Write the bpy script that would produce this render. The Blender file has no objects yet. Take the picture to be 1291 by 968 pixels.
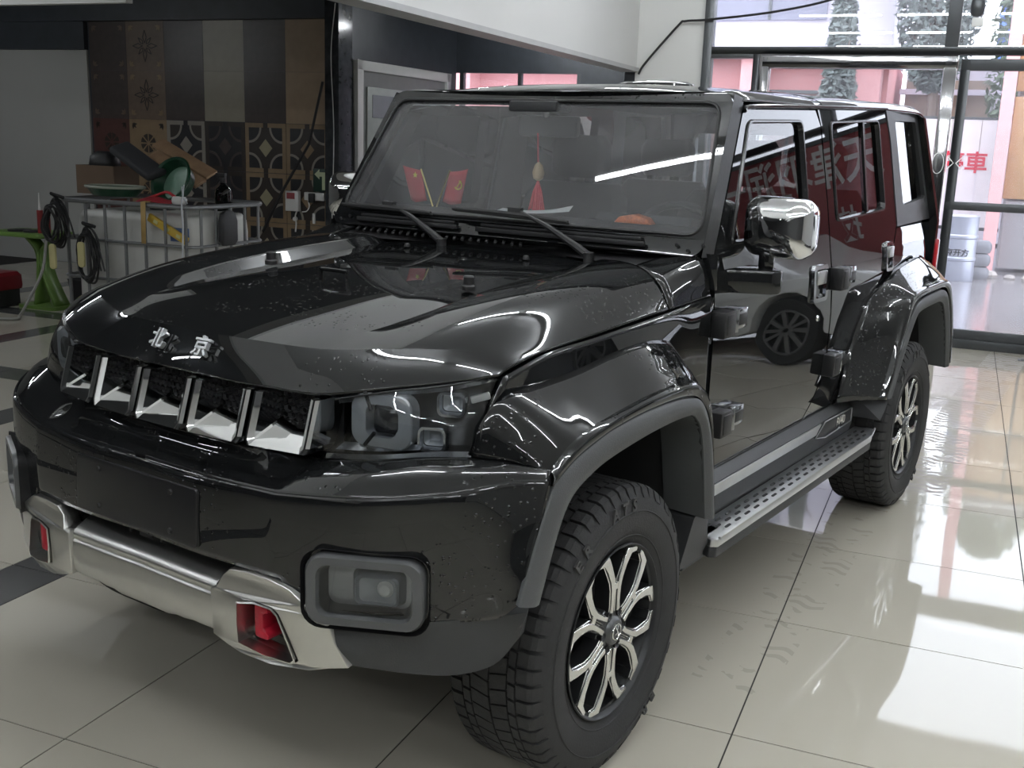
import bpy, bmesh, math, random
from math import sin, cos, pi, radians, sqrt, atan2, hypot
from mathutils import Vector, Matrix
from mathutils.geometry import tessellate_polygon

random.seed(7)
SC = bpy.context.scene
COL = SC.collection

# ---------------------------------------------------------------- camera
cam_data = bpy.data.cameras.new('camera')
cam = bpy.data.objects.new('camera', cam_data)
COL.objects.link(cam)
YAW, PITCH, ROLL = radians(-34.2599), radians(-12.7554), radians(1.99277)
_f = Vector((sin(YAW)*cos(PITCH), cos(YAW)*cos(PITCH), sin(PITCH)))
_r = Vector((cos(YAW), -sin(YAW), 0)); _u = _r.cross(_f)
_r2 = cos(ROLL)*_r + sin(ROLL)*_u; _u2 = -sin(ROLL)*_r + cos(ROLL)*_u
cam.matrix_world = Matrix(((_r2.x, _u2.x, -_f.x, 2.09122), (_r2.y, _u2.y, -_f.y, -2.27173),
                           (_r2.z, _u2.z, -_f.z, 1.60526), (0, 0, 0, 1)))
cam_data.sensor_fit = 'HORIZONTAL'; cam_data.sensor_width = 36.0
cam_data.lens = 36.0*1352.2/1291.0
cam_data.clip_start = 0.05; cam_data.clip_end = 300
SC.camera = cam

# ---------------------------------------------------------------- view, world
SC.view_settings.view_transform = 'Standard'
SC.view_settings.look = 'None'
SC.view_settings.gamma = 1.0
SC.view_settings.use_curve_mapping = False
SC.view_settings.exposure = 0.5
SKY = 3.7            # overcast sky
TUBE = 60.0           # emission of the ceiling tubes
world = bpy.data.worlds.new('world'); SC.world = world
world.use_nodes = True
_bg = world.node_tree.nodes['Background']
_bg.inputs[0].default_value = (0.86, 0.90, 1.0, 1); _bg.inputs[1].default_value = SKY

# ---------------------------------------------------------------- room frame (turned 12 degrees from the car)
TH = radians(12.0572)
CI, SI = cos(TH), sin(TH)
def W(i, j, z=0.0): return Vector((i*CI - j*SI, i*SI + j*CI, z))
JW = 7.30            # back wall and glass front
TILE = 0.81572
TI0, TJ0 = 1.143, 0.1143   # one tile corner in room coordinates

# ---------------------------------------------------------------- materials
MATS = {}
def _noise(nt, scale, detail=3, coord='Object'):
    tc = nt.nodes.new('ShaderNodeTexCoord'); n = nt.nodes.new('ShaderNodeTexNoise')
    n.inputs['Scale'].default_value = scale; n.inputs['Detail'].default_value = detail
    nt.links.new(tc.outputs[coord], n.inputs['Vector']); return n
def mat(name, col, rough=0.5, metal=0.0, coat=0.0, var=0.12, scale=9.0, bump=0.0, bscale=60.0, emit=None, estr=0.0, rvar=0.0, spec=0.5, sub=None):
    if name in MATS: return MATS[name]
    m = bpy.data.materials.new(name); m.use_nodes = True; nt = m.node_tree
    b = nt.nodes['Principled BSDF']
    b.inputs['Roughness'].default_value = rough; b.inputs['Metallic'].default_value = metal
    b.inputs['Coat Weight'].default_value = coat; b.inputs['Coat Roughness'].default_value = 0.03
    b.inputs['Specular IOR Level'].default_value = spec
    n = _noise(nt, scale)
    mix = nt.nodes.new('ShaderNodeMix'); mix.data_type = 'RGBA'
    c = col
    mix.inputs['A'].default_value = (c[0]*(1-var), c[1]*(1-var), c[2]*(1-var), 1)
    mix.inputs['B'].default_value = (min(1, c[0]*(1+var)), min(1, c[1]*(1+var)), min(1, c[2]*(1+var)), 1)
    nt.links.new(n.outputs['Fac'], mix.inputs['Factor'])
    nt.links.new(mix.outputs['Result'], b.inputs['Base Color'])
    if rvar:
        mr = nt.nodes.new('ShaderNodeMapRange')
        mr.inputs['To Min'].default_value = max(0, rough-rvar); mr.inputs['To Max'].default_value = rough+rvar
        nt.links.new(n.outputs['Fac'], mr.inputs['Value']); nt.links.new(mr.outputs['Result'], b.inputs['Roughness'])
    if bump:
        n2 = _noise(nt, bscale, 2); bp = nt.nodes.new('ShaderNodeBump')
        bp.inputs['Strength'].default_value = bump; bp.inputs['Distance'].default_value = 0.004
        nt.links.new(n2.outputs['Fac'], bp.inputs['Height']); nt.links.new(bp.outputs['Normal'], b.inputs['Normal'])
    if emit:
        b.inputs['Emission Color'].default_value = (*emit, 1); b.inputs['Emission Strength'].default_value = estr
    MATS[name] = m; return m

def glass(name, tint, refl=1.0, rough=0.0):
    """thin pane: tinted see-through plus a mirror that follows Fresnel"""
    if name in MATS: return MATS[name]
    m = bpy.data.materials.new(name); m.use_nodes = True; nt = m.node_tree; nt.nodes.clear()
    out = nt.nodes.new('ShaderNodeOutputMaterial'); tr = nt.nodes.new('ShaderNodeBsdfTransparent')
    gl = nt.nodes.new('ShaderNodeBsdfGlossy'); mx = nt.nodes.new('ShaderNodeMixShader'); fr = nt.nodes.new('ShaderNodeFresnel')
    tr.inputs['Color'].default_value = (*tint, 1); gl.inputs['Roughness'].default_value = rough
    gl.inputs['Color'].default_value = (refl, refl, refl, 1); fr.inputs['IOR'].default_value = 1.5
    nt.links.new(fr.outputs[0], mx.inputs[0]); nt.links.new(tr.outputs[0], mx.inputs[1]); nt.links.new(gl.outputs[0], mx.inputs[2])
    nt.links.new(mx.outputs[0], out.inputs['Surface'])
    MATS[name] = m; return m

def hazy_pane(name, veil, tint=(.96, .97, .98), kind='ShaderNodeBsdfTranslucent'):
    """window pane with a scattering film put in to imitate haze and a reflected veil"""
    m = glass(name, tint); nt = m.node_tree; out = nt.nodes['Material Output']; src = out.inputs[0].links[0].from_socket
    t = nt.nodes.new(kind); t.inputs['Color'].default_value = (.86, .86, .9, 1)
    n = _noise(nt, .9, 4); mr = nt.nodes.new('ShaderNodeMapRange'); mr.inputs['To Min'].default_value = veil*.7; mr.inputs['To Max'].default_value = veil*1.3
    nt.links.new(n.outputs['Fac'], mr.inputs['Value'])
    mx = nt.nodes.new('ShaderNodeMixShader'); nt.links.new(mr.outputs[0], mx.inputs[0]); nt.links.new(src, mx.inputs[1]); nt.links.new(t.outputs[0], mx.inputs[2])
    nt.links.new(mx.outputs[0], out.inputs[0]); return m

def paint(name, col, drops=True):
    """black lacquer with rain drops on some patches"""
    if name in MATS: return MATS[name]
    m = bpy.data.materials.new(name); m.use_nodes = True; nt = m.node_tree; L = nt.links
    b = nt.nodes['Principled BSDF']
    b.inputs['Base Color'].default_value = (*col, 1); b.inputs['Roughness'].default_value = 0.22
    b.inputs['Specular IOR Level'].default_value = 0.0
    b.inputs['Coat Weight'].default_value = 1.0; b.inputs['Coat Roughness'].default_value = 0.015; b.inputs['Coat IOR'].default_value = 1.6
    tc = nt.nodes.new('ShaderNodeTexCoord')
    # dust film
    dn = nt.nodes.new('ShaderNodeTexNoise'); dn.inputs['Scale'].default_value = 3.0; dn.inputs['Detail'].default_value = 6
    L.new(tc.outputs['Object'], dn.inputs['Vector'])
    mix = nt.nodes.new('ShaderNodeMix'); mix.data_type = 'RGBA'
    mix.inputs['A'].default_value = (*col, 1); mix.inputs['B'].default_value = (col[0]+.004, col[1]+.004, col[2]+.004, 1)
    L.new(dn.outputs['Fac'], mix.inputs['Factor']); L.new(mix.outputs['Result'], b.inputs['Base Color'])
    if drops:
        vo = nt.nodes.new('ShaderNodeTexVoronoi'); vo.feature = 'F1'; vo.inputs['Scale'].default_value = 85
        L.new(tc.outputs['Object'], vo.inputs['Vector'])
        mr = nt.nodes.new('ShaderNodeMapRange'); mr.inputs['From Min'].default_value = 0.30; mr.inputs['From Max'].default_value = 0.10
        L.new(vo.outputs['Distance'], mr.inputs['Value'])
        pn = nt.nodes.new('ShaderNodeTexNoise'); pn.inputs['Scale'].default_value = 4.2; pn.inputs['Detail'].default_value = 1
        L.new(tc.outputs['Object'], pn.inputs['Vector'])
        pm = nt.nodes.new('ShaderNodeMapRange'); pm.inputs['From Min'].default_value = 0.52; pm.inputs['From Max'].default_value = 0.60
        L.new(pn.outputs['Fac'], pm.inputs['Value'])
        gt = nt.nodes.new('ShaderNodeMath'); gt.operation = 'GREATER_THAN'; gt.inputs[1].default_value = 0.45
        sep = nt.nodes.new('ShaderNodeSeparateColor'); L.new(vo.outputs['Color'], sep.inputs[0]); L.new(sep.outputs[0], gt.inputs[0])
        m1 = nt.nodes.new('ShaderNodeMath'); m1.operation = 'MULTIPLY'; L.new(mr.outputs[0], m1.inputs[0]); L.new(pm.outputs[0], m1.inputs[1])
        m2 = nt.nodes.new('ShaderNodeMath'); m2.operation = 'MULTIPLY'; L.new(m1.outputs[0], m2.inputs[0]); L.new(gt.outputs[0], m2.inputs[1])
        bp = nt.nodes.new('ShaderNodeBump'); bp.inputs['Strength'].default_value = 1.0; bp.inputs['Distance'].default_value = 0.0022
        L.new(m2.outputs[0], bp.inputs['Height']); L.new(bp.outputs['Normal'], b.inputs['Coat Normal'])
    MATS[name] = m; return m

# ---------------------------------------------------------------- geometry helpers
def cr(pts, n, closed=False):
    """n samples of a Catmull-Rom curve through pts"""
    P = [Vector(p) for p in pts]; m = len(P); out = []
    segs = m if closed else m-1
    for k in range(n):
        t = k/(n if closed else n-1)*segs
        s = min(int(t), segs-1); u = t-s
        if closed: p0, p1, p2, p3 = P[(s-1) % m], P[s % m], P[(s+1) % m], P[(s+2) % m]
        else:
            p1, p2 = P[s], P[s+1]
            p0 = P[s-1] if s > 0 else p1*2-p2
            p3 = P[s+2] if s+2 < m else p2*2-p1
        out.append(0.5*((2*p1) + (p2-p0)*u + (2*p0-5*p1+4*p2-p3)*u*u + (3*p1-p0-3*p2+p3)*u**3))
    return out
def lin(pts, n):
    P = [Vector(p) for p in pts]; m = len(P)-1; out = []
    for k in range(n):
        t = k/(n-1)*m; s = min(int(t), m-1); out.append(P[s].lerp(P[s+1], t-s))
    return out
def interp(x, xs, ys):
    if x <= xs[0]: return ys[0]
    for a in range(len(xs)-1):
        if x <= xs[a+1]: return ys[a]+(ys[a+1]-ys[a])*(x-xs[a])/(xs[a+1]-xs[a])
    return ys[-1]
def arc(cx, cy, r, a0, a1, n): return [(cx+r*cos(a0+(a1-a0)*k/(n-1)), cy+r*sin(a0+(a1-a0)*k/(n-1))) for k in range(n)]
def rrect(w, h, r, n=4):
    o = []
    for cx, cy, a in ((w/2-r, h/2-r, 0), (-w/2+r, h/2-r, pi/2), (-w/2+r, -h/2+r, pi), (w/2-r, -h/2+r, 3*pi/2)):
        o += arc(cx, cy, r, a, a+pi/2, n)
    return o

class MB:
    def __init__(s): s.v = []; s.f = []; s.m = []
    def add(s, vs, fs, mi=0):
        o = len(s.v); s.v += [tuple(v) for v in vs]
        s.f += [tuple(o+i for i in f) for f in fs]; s.m += [mi]*len(fs); return s
    def grid(s, net, nu, nv, mi=0, linu=False, linv=False, flip=False, closeu=False):
        rows = [(lin if linu else cr)(r, nu) if len(r) != nu or not linu else [Vector(p) for p in r] for r in net]
        cols = [(lin if linv else cr)([r[k] for r in rows], nv) for k in range(nu)]
        vs = [cols[k][q] for q in range(nv) for k in range(nu)]
        fs = []
        for q in range(nv-1):
            for k in range(nu if closeu else nu-1):
                a = q*nu+k; b = q*nu+(k+1) % nu; c = b+nu; d = a+nu
                fs.append((a, d, c, b) if flip else (a, b, c, d))
        return s.add(vs, fs, mi)
    def rows(s, rws, mi=0, closed=False, flip=False, cap0=False, cap1=False):
        n = len(rws[0]); vs = [p for r in rws for p in r]; fs = []
        for q in range(len(rws)-1):
            for k in range(n if closed else n-1):
                a = q*n+k; b = q*n+(k+1) % n; c = b+n; d = a+n
                fs.append((a, d, c, b) if flip else (a, b, c, d))
        if cap0: fs.append(tuple(range(n)) if flip else tuple(reversed(range(n))))
        if cap1:
            o = (len(rws)-1)*n; fs.append(tuple(reversed(range(o, o+n))) if flip else tuple(range(o, o+n)))
        return s.add(vs, fs, mi)
    def box(s, c, d, M=None, mi=0):
        x, y, z = d[0]/2, d[1]/2, d[2]/2; c = Vector(c)
        vs = [Vector(p) for p in ((-x,-y,-z),(x,-y,-z),(x,y,-z),(-x,y,-z),(-x,-y,z),(x,-y,z),(x,y,z),(-x,y,z))]
        if M is not None: vs = [M @ v for v in vs]
        return s.add([v+c for v in vs], [(0,3,2,1),(4,5,6,7),(0,1,5,4),(1,2,6,5),(2,3,7,6),(3,0,4,7)], mi)
    def prism(s, poly, fn0, fn1, mi=0):
        """poly of 2-D points; fn0/fn1 map a 2-D point onto the two end faces"""
        n = len(poly); vs = [fn0(*p) for p in poly]+[fn1(*p) for p in poly]
        fs = [tuple(reversed(range(n))), tuple(range(n, 2*n))]
        fs += [(k, (k+1) % n, n+(k+1) % n, n+k) for k in range(n)]
        return s.add(vs, fs, mi)
    def holed(s, outer, holes, fn0, fn1, mi=0):
        """flat plate with holes, given thickness"""
        loops = [outer]+holes; flat = [p for l in loops for p in l]; n = len(flat)
        tri = tessellate_polygon([[Vector((p[0], p[1], 0)) for p in l] for l in loops])
        vs = [fn0(*p) for p in flat]+[fn1(*p) for p in flat]
        def sgn(t):
            (a, b), (c, d), (e, f) = flat[t[0]], flat[t[1]], flat[t[2]]
            return (c-a)*(f-b)-(d-b)*(e-a)
        tri = [t if sgn(t) > 0 else (t[0], t[2], t[1]) for t in tri if abs(sgn(t)) > 1e-12]
        fs = [(t[0], t[2], t[1]) for t in tri]+[(n+t[0], n+t[1], n+t[2]) for t in tri]
        o = 0
        for li, l in enumerate(loops):
            m = len(l); A = sum(l[k][0]*l[(k+1) % m][1]-l[(k+1) % m][0]*l[k][1] for k in range(m))
            ccw = (A > 0) == (li == 0)
            for k in range(m):
                a, b = o+k, o+(k+1) % m
                fs.append((a, b, n+b, n+a) if ccw else (b, a, n+a, n+b))
            o += m
        return s.add(vs, fs, mi)
    def cyl(s, p0, p1, r0, r1=None, n=16, mi=0, cap=True):
        r1 = r0 if r1 is None else r1; p0, p1 = Vector(p0), Vector(p1); d = (p1-p0).normalized()
        a = d.orthogonal().normalized(); b = d.cross(a)
        R = [[p+(a*cos(2*pi*k/n)+b*sin(2*pi*k/n))*r for k in range(n)] for p, r in ((p0, r0), (p1, r1))]
        return s.rows(R, mi, closed=True, cap0=cap, cap1=cap)
    def tube(s, pts, r, n=8, mi=0, closed=False, cap=True):
        P = [Vector(p) for p in pts]; m = len(P); R = []; a = None
        for k in range(m):
            d = (P[(k+1) % m]-P[k-1]) if closed else (P[min(k+1, m-1)]-P[max(k-1, 0)])
            d = d.normalized() if d.length > 1e-9 else Vector((0, 0, 1))
            if a is None: a = d.orthogonal().normalized()
            else:
                a = a-d*a.dot(d); a = a.normalized() if a.length > 1e-6 else d.orthogonal().normalized()
            b = d.cross(a); rr = r[k] if isinstance(r, (list, tuple)) else r
            R.append([P[k]+(a*cos(2*pi*q/n)+b*sin(2*pi*q/n))*rr for q in range(n)])
        if closed: R.append(R[0])
        return s.rows(R, mi, closed=True, cap0=cap and not closed, cap1=cap and not closed)
    def lathe(s, prof, n=32, fn=lambda r, h, a: (r*cos(a), r*sin(a), h), mi=0, a0=0.0, a1=2*pi):
        full = abs(a1-a0-2*pi) < 1e-6
        R = [[fn(r, h, a0+(a1-a0)*k/(n if full else n-1)) for k in range(n)] for r, h in prof]
        return s.rows(R, mi, closed=full)
    def merge(s, o, M=None, mi=None):
        vs = [(M @ Vector(v)) if M is not None else v for v in o.v]; b = len(s.v)
        s.v += [tuple(v) for v in vs]; s.f += [tuple(b+i for i in f) for f in o.f]; s.m += o.m if mi is None else [mi]*len(o.f); return s
    def mesh(s, name, mats, smooth=True, sharp=35, bevel=0.0, segs=2, flipx=False, fixn=False):
        me = bpy.data.meshes.new(name)
        vs = [(-v[0], v[1], v[2]) for v in s.v] if flipx else s.v
        fs = [tuple(reversed(f)) for f in s.f] if flipx else s.f
        me.from_pydata(vs, [], fs)
        for m in (mats if isinstance(mats, (list, tuple)) else [mats]): me.materials.append(m)
        for p, i in zip(me.polygons, s.m): p.material_index = i
        if bevel or fixn:
            bm = bmesh.new(); bm.from_mesh(me)
            bmesh.ops.remove_doubles(bm, verts=bm.verts, dist=1e-5)
            if fixn: bmesh.ops.recalc_face_normals(bm, faces=bm.faces)
            if bevel:
                ed = [e for e in bm.edges if len(e.link_faces) == 2 and e.calc_face_angle(0) > radians(32)]
                bmesh.ops.bevel(bm, geom=ed, offset=bevel, segments=segs, profile=0.5, affect='EDGES', clamp_overlap=True)
            bm.to_mesh(me); bm.free()
        me.update()
        if smooth:
            for p in me.polygons: p.use_smooth = True
            me.set_sharp_from_angle(angle=radians(sharp))
        return me
    def build(s, name, mats, parent=None, solid=0.0, soff=-1.0, loc=None, rz=0.0, rot=None, **k):
        return link(name, s.mesh(name, mats, **k), parent, solid, soff, loc, rz, rot)

def link(name, me, parent=None, solid=0.0, soff=-1.0, loc=None, rz=0.0, rot=None):
    o = bpy.data.objects.new(name, me); COL.objects.link(o)
    if parent is not None: o.parent = parent
    if loc is not None: o.location = loc
    o.rotation_euler = rot if rot is not None else (0, 0, rz)
    if solid:
        md = o.modifiers.new('solid', 'SOLIDIFY'); md.thickness = solid; md.offset = soff
    return o
def tag(o, label, cat, group=None, kind=None):
    o['label'] = label; o['category'] = cat
    if group: o['group'] = group
    if kind: o['kind'] = kind
    return o
def thing(name, label, cat, loc=(0, 0, 0), rz=0.0, group=None, rot=None):
    o = bpy.data.objects.new(name, None); COL.objects.link(o); o.empty_display_size = 0.1
    o.location = loc; o.rotation_euler = rot if rot is not None else (0, 0, rz)
    return tag(o, label, cat, group)
def structure(o): o['kind'] = 'structure'; return o
def both(mb, name, mats, parent, **k):
    """a left part and its mirror image on the right"""
    a = mb.build(name, mats, parent, **k); b = mb.build(name, mats, parent, flipx=True, **k); return a, b
def copy_tree(o, parent=None):
    c = o.copy(); COL.objects.link(c); c.parent = parent
    for ch in list(o.children): copy_tree(ch, c)
    return c
def text_mb(body, size, depth, M, bold=0.0, wx=1.0, mi=0):
    cu = bpy.data.curves.new('lettering', 'FONT'); cu.body = body; cu.size = size; cu.extrude = depth; cu.offset = bold
    cu.align_x = 'CENTER'; cu.align_y = 'CENTER'; cu.resolution_u = 3
    ob = bpy.data.objects.new('lettering', cu); COL.objects.link(ob)
    dg = bpy.context.evaluated_depsgraph_get(); dg.update()
    me = bpy.data.meshes.new_from_object(ob.evaluated_get(dg))
    mb = MB(); S = Matrix.Diagonal((wx, 1, 1, 1))
    mb.add([M @ S @ v.co for v in me.vertices], [tuple(p.vertices) for p in me.polygons], mi)
    bpy.data.objects.remove(ob); bpy.data.curves.remove(cu); bpy.data.meshes.remove(me)
    return mb
def cage(net, creases, name, m, parent, levels=3, solid=0.0, flipx=False):
    """control cage of quads, smoothed by subdivision, with creased edges"""
    nv, nu = len(net), len(net[0]); me = bpy.data.meshes.new(name)
    vs = [tuple(p) for r in net for p in r]
    if flipx: vs = [(-x, y, z) for x, y, z in vs]
    fs = [(q*nu+k, q*nu+k+1, (q+1)*nu+k+1, (q+1)*nu+k) for q in range(nv-1) for k in range(nu-1)]
    if flipx: fs = [tuple(reversed(f)) for f in fs]
    me.from_pydata(vs, [], fs); me.materials.append(m); me.update()
    at = me.attributes.new('crease_edge', 'FLOAT', 'EDGE'); sh = me.attributes.new('sharp_edge', 'BOOLEAN', 'EDGE')
    for e in me.edges:
        key = tuple(sorted(e.vertices)); c = creases(divmod(key[0], nu), divmod(key[1], nu))
        at.data[e.index].value = c; sh.data[e.index].value = c > .85
    for p in me.polygons: p.use_smooth = True
    o = link(name, me, parent)
    md = o.modifiers.new('sub', 'SUBSURF'); md.levels = levels; md.render_levels = levels; md.boundary_smooth = 'PRESERVE_CORNERS'
    if solid:
        s = o.modifiers.new('solid', 'SOLIDIFY'); s.thickness = solid; s.offset = -1
    return o
def frame(o, x, y):
    """4x4 from origin, x direction and y direction"""
    x = Vector(x).normalized(); y = Vector(y); y = (y-x*y.dot(x)).normalized(); z = x.cross(y)
    return Matrix(((x.x, y.x, z.x, o[0]), (x.y, y.y, z.y, o[1]), (x.z, y.z, z.z, o[2]), (0, 0, 0, 1)))
# ================================================================ room (local coordinates = i, j, z in the turned frame)
WHITEW = mat('white_wall_paint', (.62, .62, .60), .6, var=.04, scale=2)
GREYW = mat('off_white_left_wall', (.42, .42, .40), .7, var=.05, scale=2)
CEILW = mat('ceiling_white', (.78, .79, .80), .7, var=.04, scale=2)
DARKC = mat('dark_ceiling_paint', (.055, .060, .068), .6, var=.2, scale=2)
DARKW = mat('dark_blue_grey_wall', (.040, .046, .055), .45, var=.35, scale=6, bump=.1)
MARBLE = mat('dark_marble', (.035, .038, .042), .15, var=.8, scale=12)
FRAMEM = mat('dark_steel_frame', (.085, .09, .095), .35, .6)
STAIN = mat('polished_dark_steel', (.30, .30, .31), .10, 1.0, bump=.35, bscale=2.5)
PANE = hazy_pane('hazy_pane', .045)  # whitish film imitates lens haze over the view outside

def floor_mat(name, col, rough, tracks=False):
    m = mat(name, col, rough, var=.05, scale=1.2, spec=.55); nt = m.node_tree; L = nt.links; b = nt.nodes['Principled BSDF']
    tc = nt.nodes.new('ShaderNodeNewGeometry')
    n = nt.nodes.new('ShaderNodeTexNoise'); n.inputs['Scale'].default_value = 2.2; n.inputs['Detail'].default_value = 2
    L.new(tc.outputs['Position'], n.inputs['Vector'])
    bp = nt.nodes.new('ShaderNodeBump'); bp.inputs['Strength'].default_value = .05; bp.inputs['Distance'].default_value = .01
    L.new(n.outputs['Fac'], bp.inputs['Height']); L.new(bp.outputs['Normal'], b.inputs['Normal'])
    if tracks:      # dried tyre marks and scuffs
        def mth(op, a, c=None):
            q = nt.nodes.new('ShaderNodeMath'); q.operation = op
            for k, v in enumerate((a, c)):
                if v is None: continue
                if isinstance(v, (int, float)): q.inputs[k].default_value = v
                else: L.new(v, q.inputs[k])
            return q.outputs[0]
        sp = nt.nodes.new('ShaderNodeSeparateXYZ'); L.new(tc.outputs['Position'], sp.inputs[0])
        x, y = sp.outputs[0], sp.outputs[1]
        dist = mth('ABSOLUTE', mth('ADD', mth('ADD', mth('MULTIPLY', y, .0764), x), -1.1566+.05))
        band = mth('LESS_THAN', dist, .15)
        far = mth('GREATER_THAN', y, 3.0)
        tr = mth('SINE', mth('ADD', mth('MULTIPLY', y, 95.0), mth('MULTIPLY', mth('SINE', mth('MULTIPLY', x, 60.0)), 1.2)))
        n3 = nt.nodes.new('ShaderNodeTexNoise'); n3.inputs['Scale'].default_value = 7; n3.inputs['Detail'].default_value = 5; L.new(tc.outputs['Position'], n3.inputs['Vector'])
        k = mth('MULTIPLY', mth('MULTIPLY', band, far), mth('MULTIPLY', mth('GREATER_THAN', tr, -.15), mth('GREATER_THAN', n3.outputs['Fac'], .44)))
        dist2 = mth('ABSOLUTE', mth('ADD', mth('ADD', mth('MULTIPLY', y, .10), x), -1.03))
        k2 = mth('MULTIPLY', mth('MULTIPLY', mth('LESS_THAN', dist2, .12), mth('GREATER_THAN', y, .6)), mth('MULTIPLY', mth('GREATER_THAN', tr, .2), mth('GREATER_THAN', n3.outputs['Fac'], .54)))
        k = mth('MAXIMUM', k, mth('MULTIPLY', k2, .35))
        mx = nt.nodes.new('ShaderNodeMix'); mx.data_type = 'RGBA'; src = b.inputs['Base Color'].links[0].from_socket
        L.new(k, mx.inputs['Factor']); L.new(src, mx.inputs['A']); mx.inputs['B'].default_value = (.30, .27, .23, 1)
        L.new(mx.outputs['Result'], b.inputs['Base Color'])
        rr = nt.nodes.new('ShaderNodeMix'); L.new(k, rr.inputs['Factor']); rr.inputs['A'].default_value = rough; rr.inputs['B'].default_value = .40
        L.new(rr.outputs['Result'], b.inputs['Roughness'])
    return m
TILEM = floor_mat('polished_beige_tile', (.55, .52, .44), .035, True)
BANDM = floor_mat('dark_grey_band_tile', (.10, .10, .10), .12)
GROUT = mat('dark_grout', (.03, .028, .026), .8)

def room(name, mb, m, parent=None, **k):
    o = mb.build(name, m, parent, rz=0 if parent else TH, **k)
    if parent is None: structure(o)
    return o
def ibox(i0, i1, j0, j1, z0, z1): 
    return MB().box(((i0+i1)/2, (j0+j1)/2, (z0+z1)/2), (abs(i1-i0), abs(j1-j0), abs(z1-z0)))

floor = room('floor', ibox(-12, 9, -9, JW+.05, -.12, -.0025), GROUT, smooth=False)
_tm = {}
def floor_tile(i0, i1, j0, j1, m, name='floor_tile'):
    key = (round(i1-i0, 3), round(j1-j0, 3), m.name)
    if key not in _tm: _tm[key] = ibox(-(i1-i0)/2+.0024, (i1-i0)/2-.0024, -(j1-j0)/2+.0024, (j1-j0)/2-.0024, -.010, 0).mesh(name, m, smooth=False)
    return link(name, _tm[key], floor, loc=((i0+i1)/2, (j0+j1)/2, 0))
T = TILE
for a in range(-3, 6):
    for b in range(-4, 9):
        j1 = min(TJ0+(b+1)*T, JW-.1)
        floor_tile(TI0+a*T, TI0+(a+1)*T, TJ0+b*T, j1, TILEM)
cols = [(-3.3, -3.0, 1), (-4.275, -3.3, 0), (-5.25, -4.275, 0), (-5.55, -5.25, 1), (-6.525, -5.55, 0), (-7.5, -6.525, 0), (-7.8, -7.5, 1), (-8.775, -7.8, 0), (-9.75, -8.775, 0), (-10.05, -9.75, 1), (-11.025, -10.05, 0), (-12.0, -11.025, 0)]
rows = [(-4, -3, 0), (-3, -2, 0), (-2, -1, 0), (-1, 0, 0), (0, 1, 0), (1, 2, 0), (2, 2.73, 0), (2.73, 3.05, 1), (3.05, 4, 0), (4, 4.98, 0), (4.98, 5.3, 1), (5.3, 6.2, 0), (6.2, 7.1, 0), (7.1, 8.0, 0), (8.0, 8.75, 0)]
for c0, c1, cd in cols:
    for r0, r1, rd in rows:
        if cd: rd = 1
        floor_tile(TI0+c0*T, TI0+c1*T, TJ0+r0*T, TJ0+r1*T, BANDM if rd else TILEM, 'band_tile' if rd else 'floor_tile')
o = room('floor_field', ibox(-12, 9, -9, TJ0-4*T, -.0024, 0), TILEM, floor, smooth=False)

# walls that close the room
left = room('wall_left', ibox(-12.1, -12, -9, JW, 0, 2.98), GREYW)
right = room('wall_right', ibox(9, 9.1, -9, JW, 0, 3.7), WHITEW)
front = room('wall_front', ibox(-12, 9, -9.1, -9, 0, 3.7), mat('dark_front_wall', (.06, .06, .06), .7))
ceil = room('ceiling', ibox(-1.47, 9, -9, JW+.1, 3.70, 3.80), CEILW)
low = room('ceiling_low', ibox(-12, -1.47, -9, 10.1, 2.98, 3.08), DARKC)
bulk = room('trim_1', ibox(-1.47, -1.35, -9, JW, 2.30, 3.72), WHITEW)
room('ledge', ibox(-1.50, -1.325, -9, JW, 2.265, 2.30), mat('grey_ledge', (.40, .40, .40), .5), bulk)
room('trim_2', ibox(-1.36, -.735, 7.26, 7.5, 0, 3.7), WHITEW)          # white pier beside the glass
# back wall: pale panel, dark beam, sample tiles, dark marble pier, recess
back = room('wall_back', ibox(-12, -4.50, JW, JW+.15, 0, 2.98), DARKW)
room('pale_panel', ibox(-12, -7.88, JW-.03, JW, 0, 2.455), GREYW, back)
room('dark_beam', ibox(-12, -4.62, JW-.10, JW, 2.765, 2.98), DARKW, back)
room('dark_beam', ibox(-12, -7.88, JW-.06, JW, 2.46, 2.765), DARKW, back)
room('marble_pier', ibox(-4.645, -4.48, JW-.12, JW+.15, 0, 2.98), MARBLE, back)
side = room('wall_recess_left', ibox(-4.62, -4.50, JW+.15, 10.0, 0, 2.98), DARKW)
rb = MB()
for a in ((-4.62, -1.35, 10.0, 10.12, 2.42, 2.98), (-2.84, -1.35, 10.0, 10.12, 0, 2.42), (-4.62, -2.84, 10.0, 10.12, 0, .9)): rb.merge(ibox(*a))
room('wall_recess_back', rb, DARKW)
room('wall_recess_right', ibox(-1.47, -1.35, JW, 10.1, 0, 2.98), DARKW)
w2 = room('window_2', ibox(-4.45, -2.84, 10.0, 10.08, .9, .95).merge(ibox(-3.66, -3.62, 10.0, 10.08, .9, 2.42)).merge(ibox(-4.45, -4.40, 10.0, 10.08, .9, 2.42)).merge(ibox(-2.89, -2.84, 10.0, 10.08, .9, 2.42)), FRAMEM)
room('pane', ibox(-4.40, -2.89, 10.03, 10.036, .95, 2.42), PANE, w2)
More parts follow.
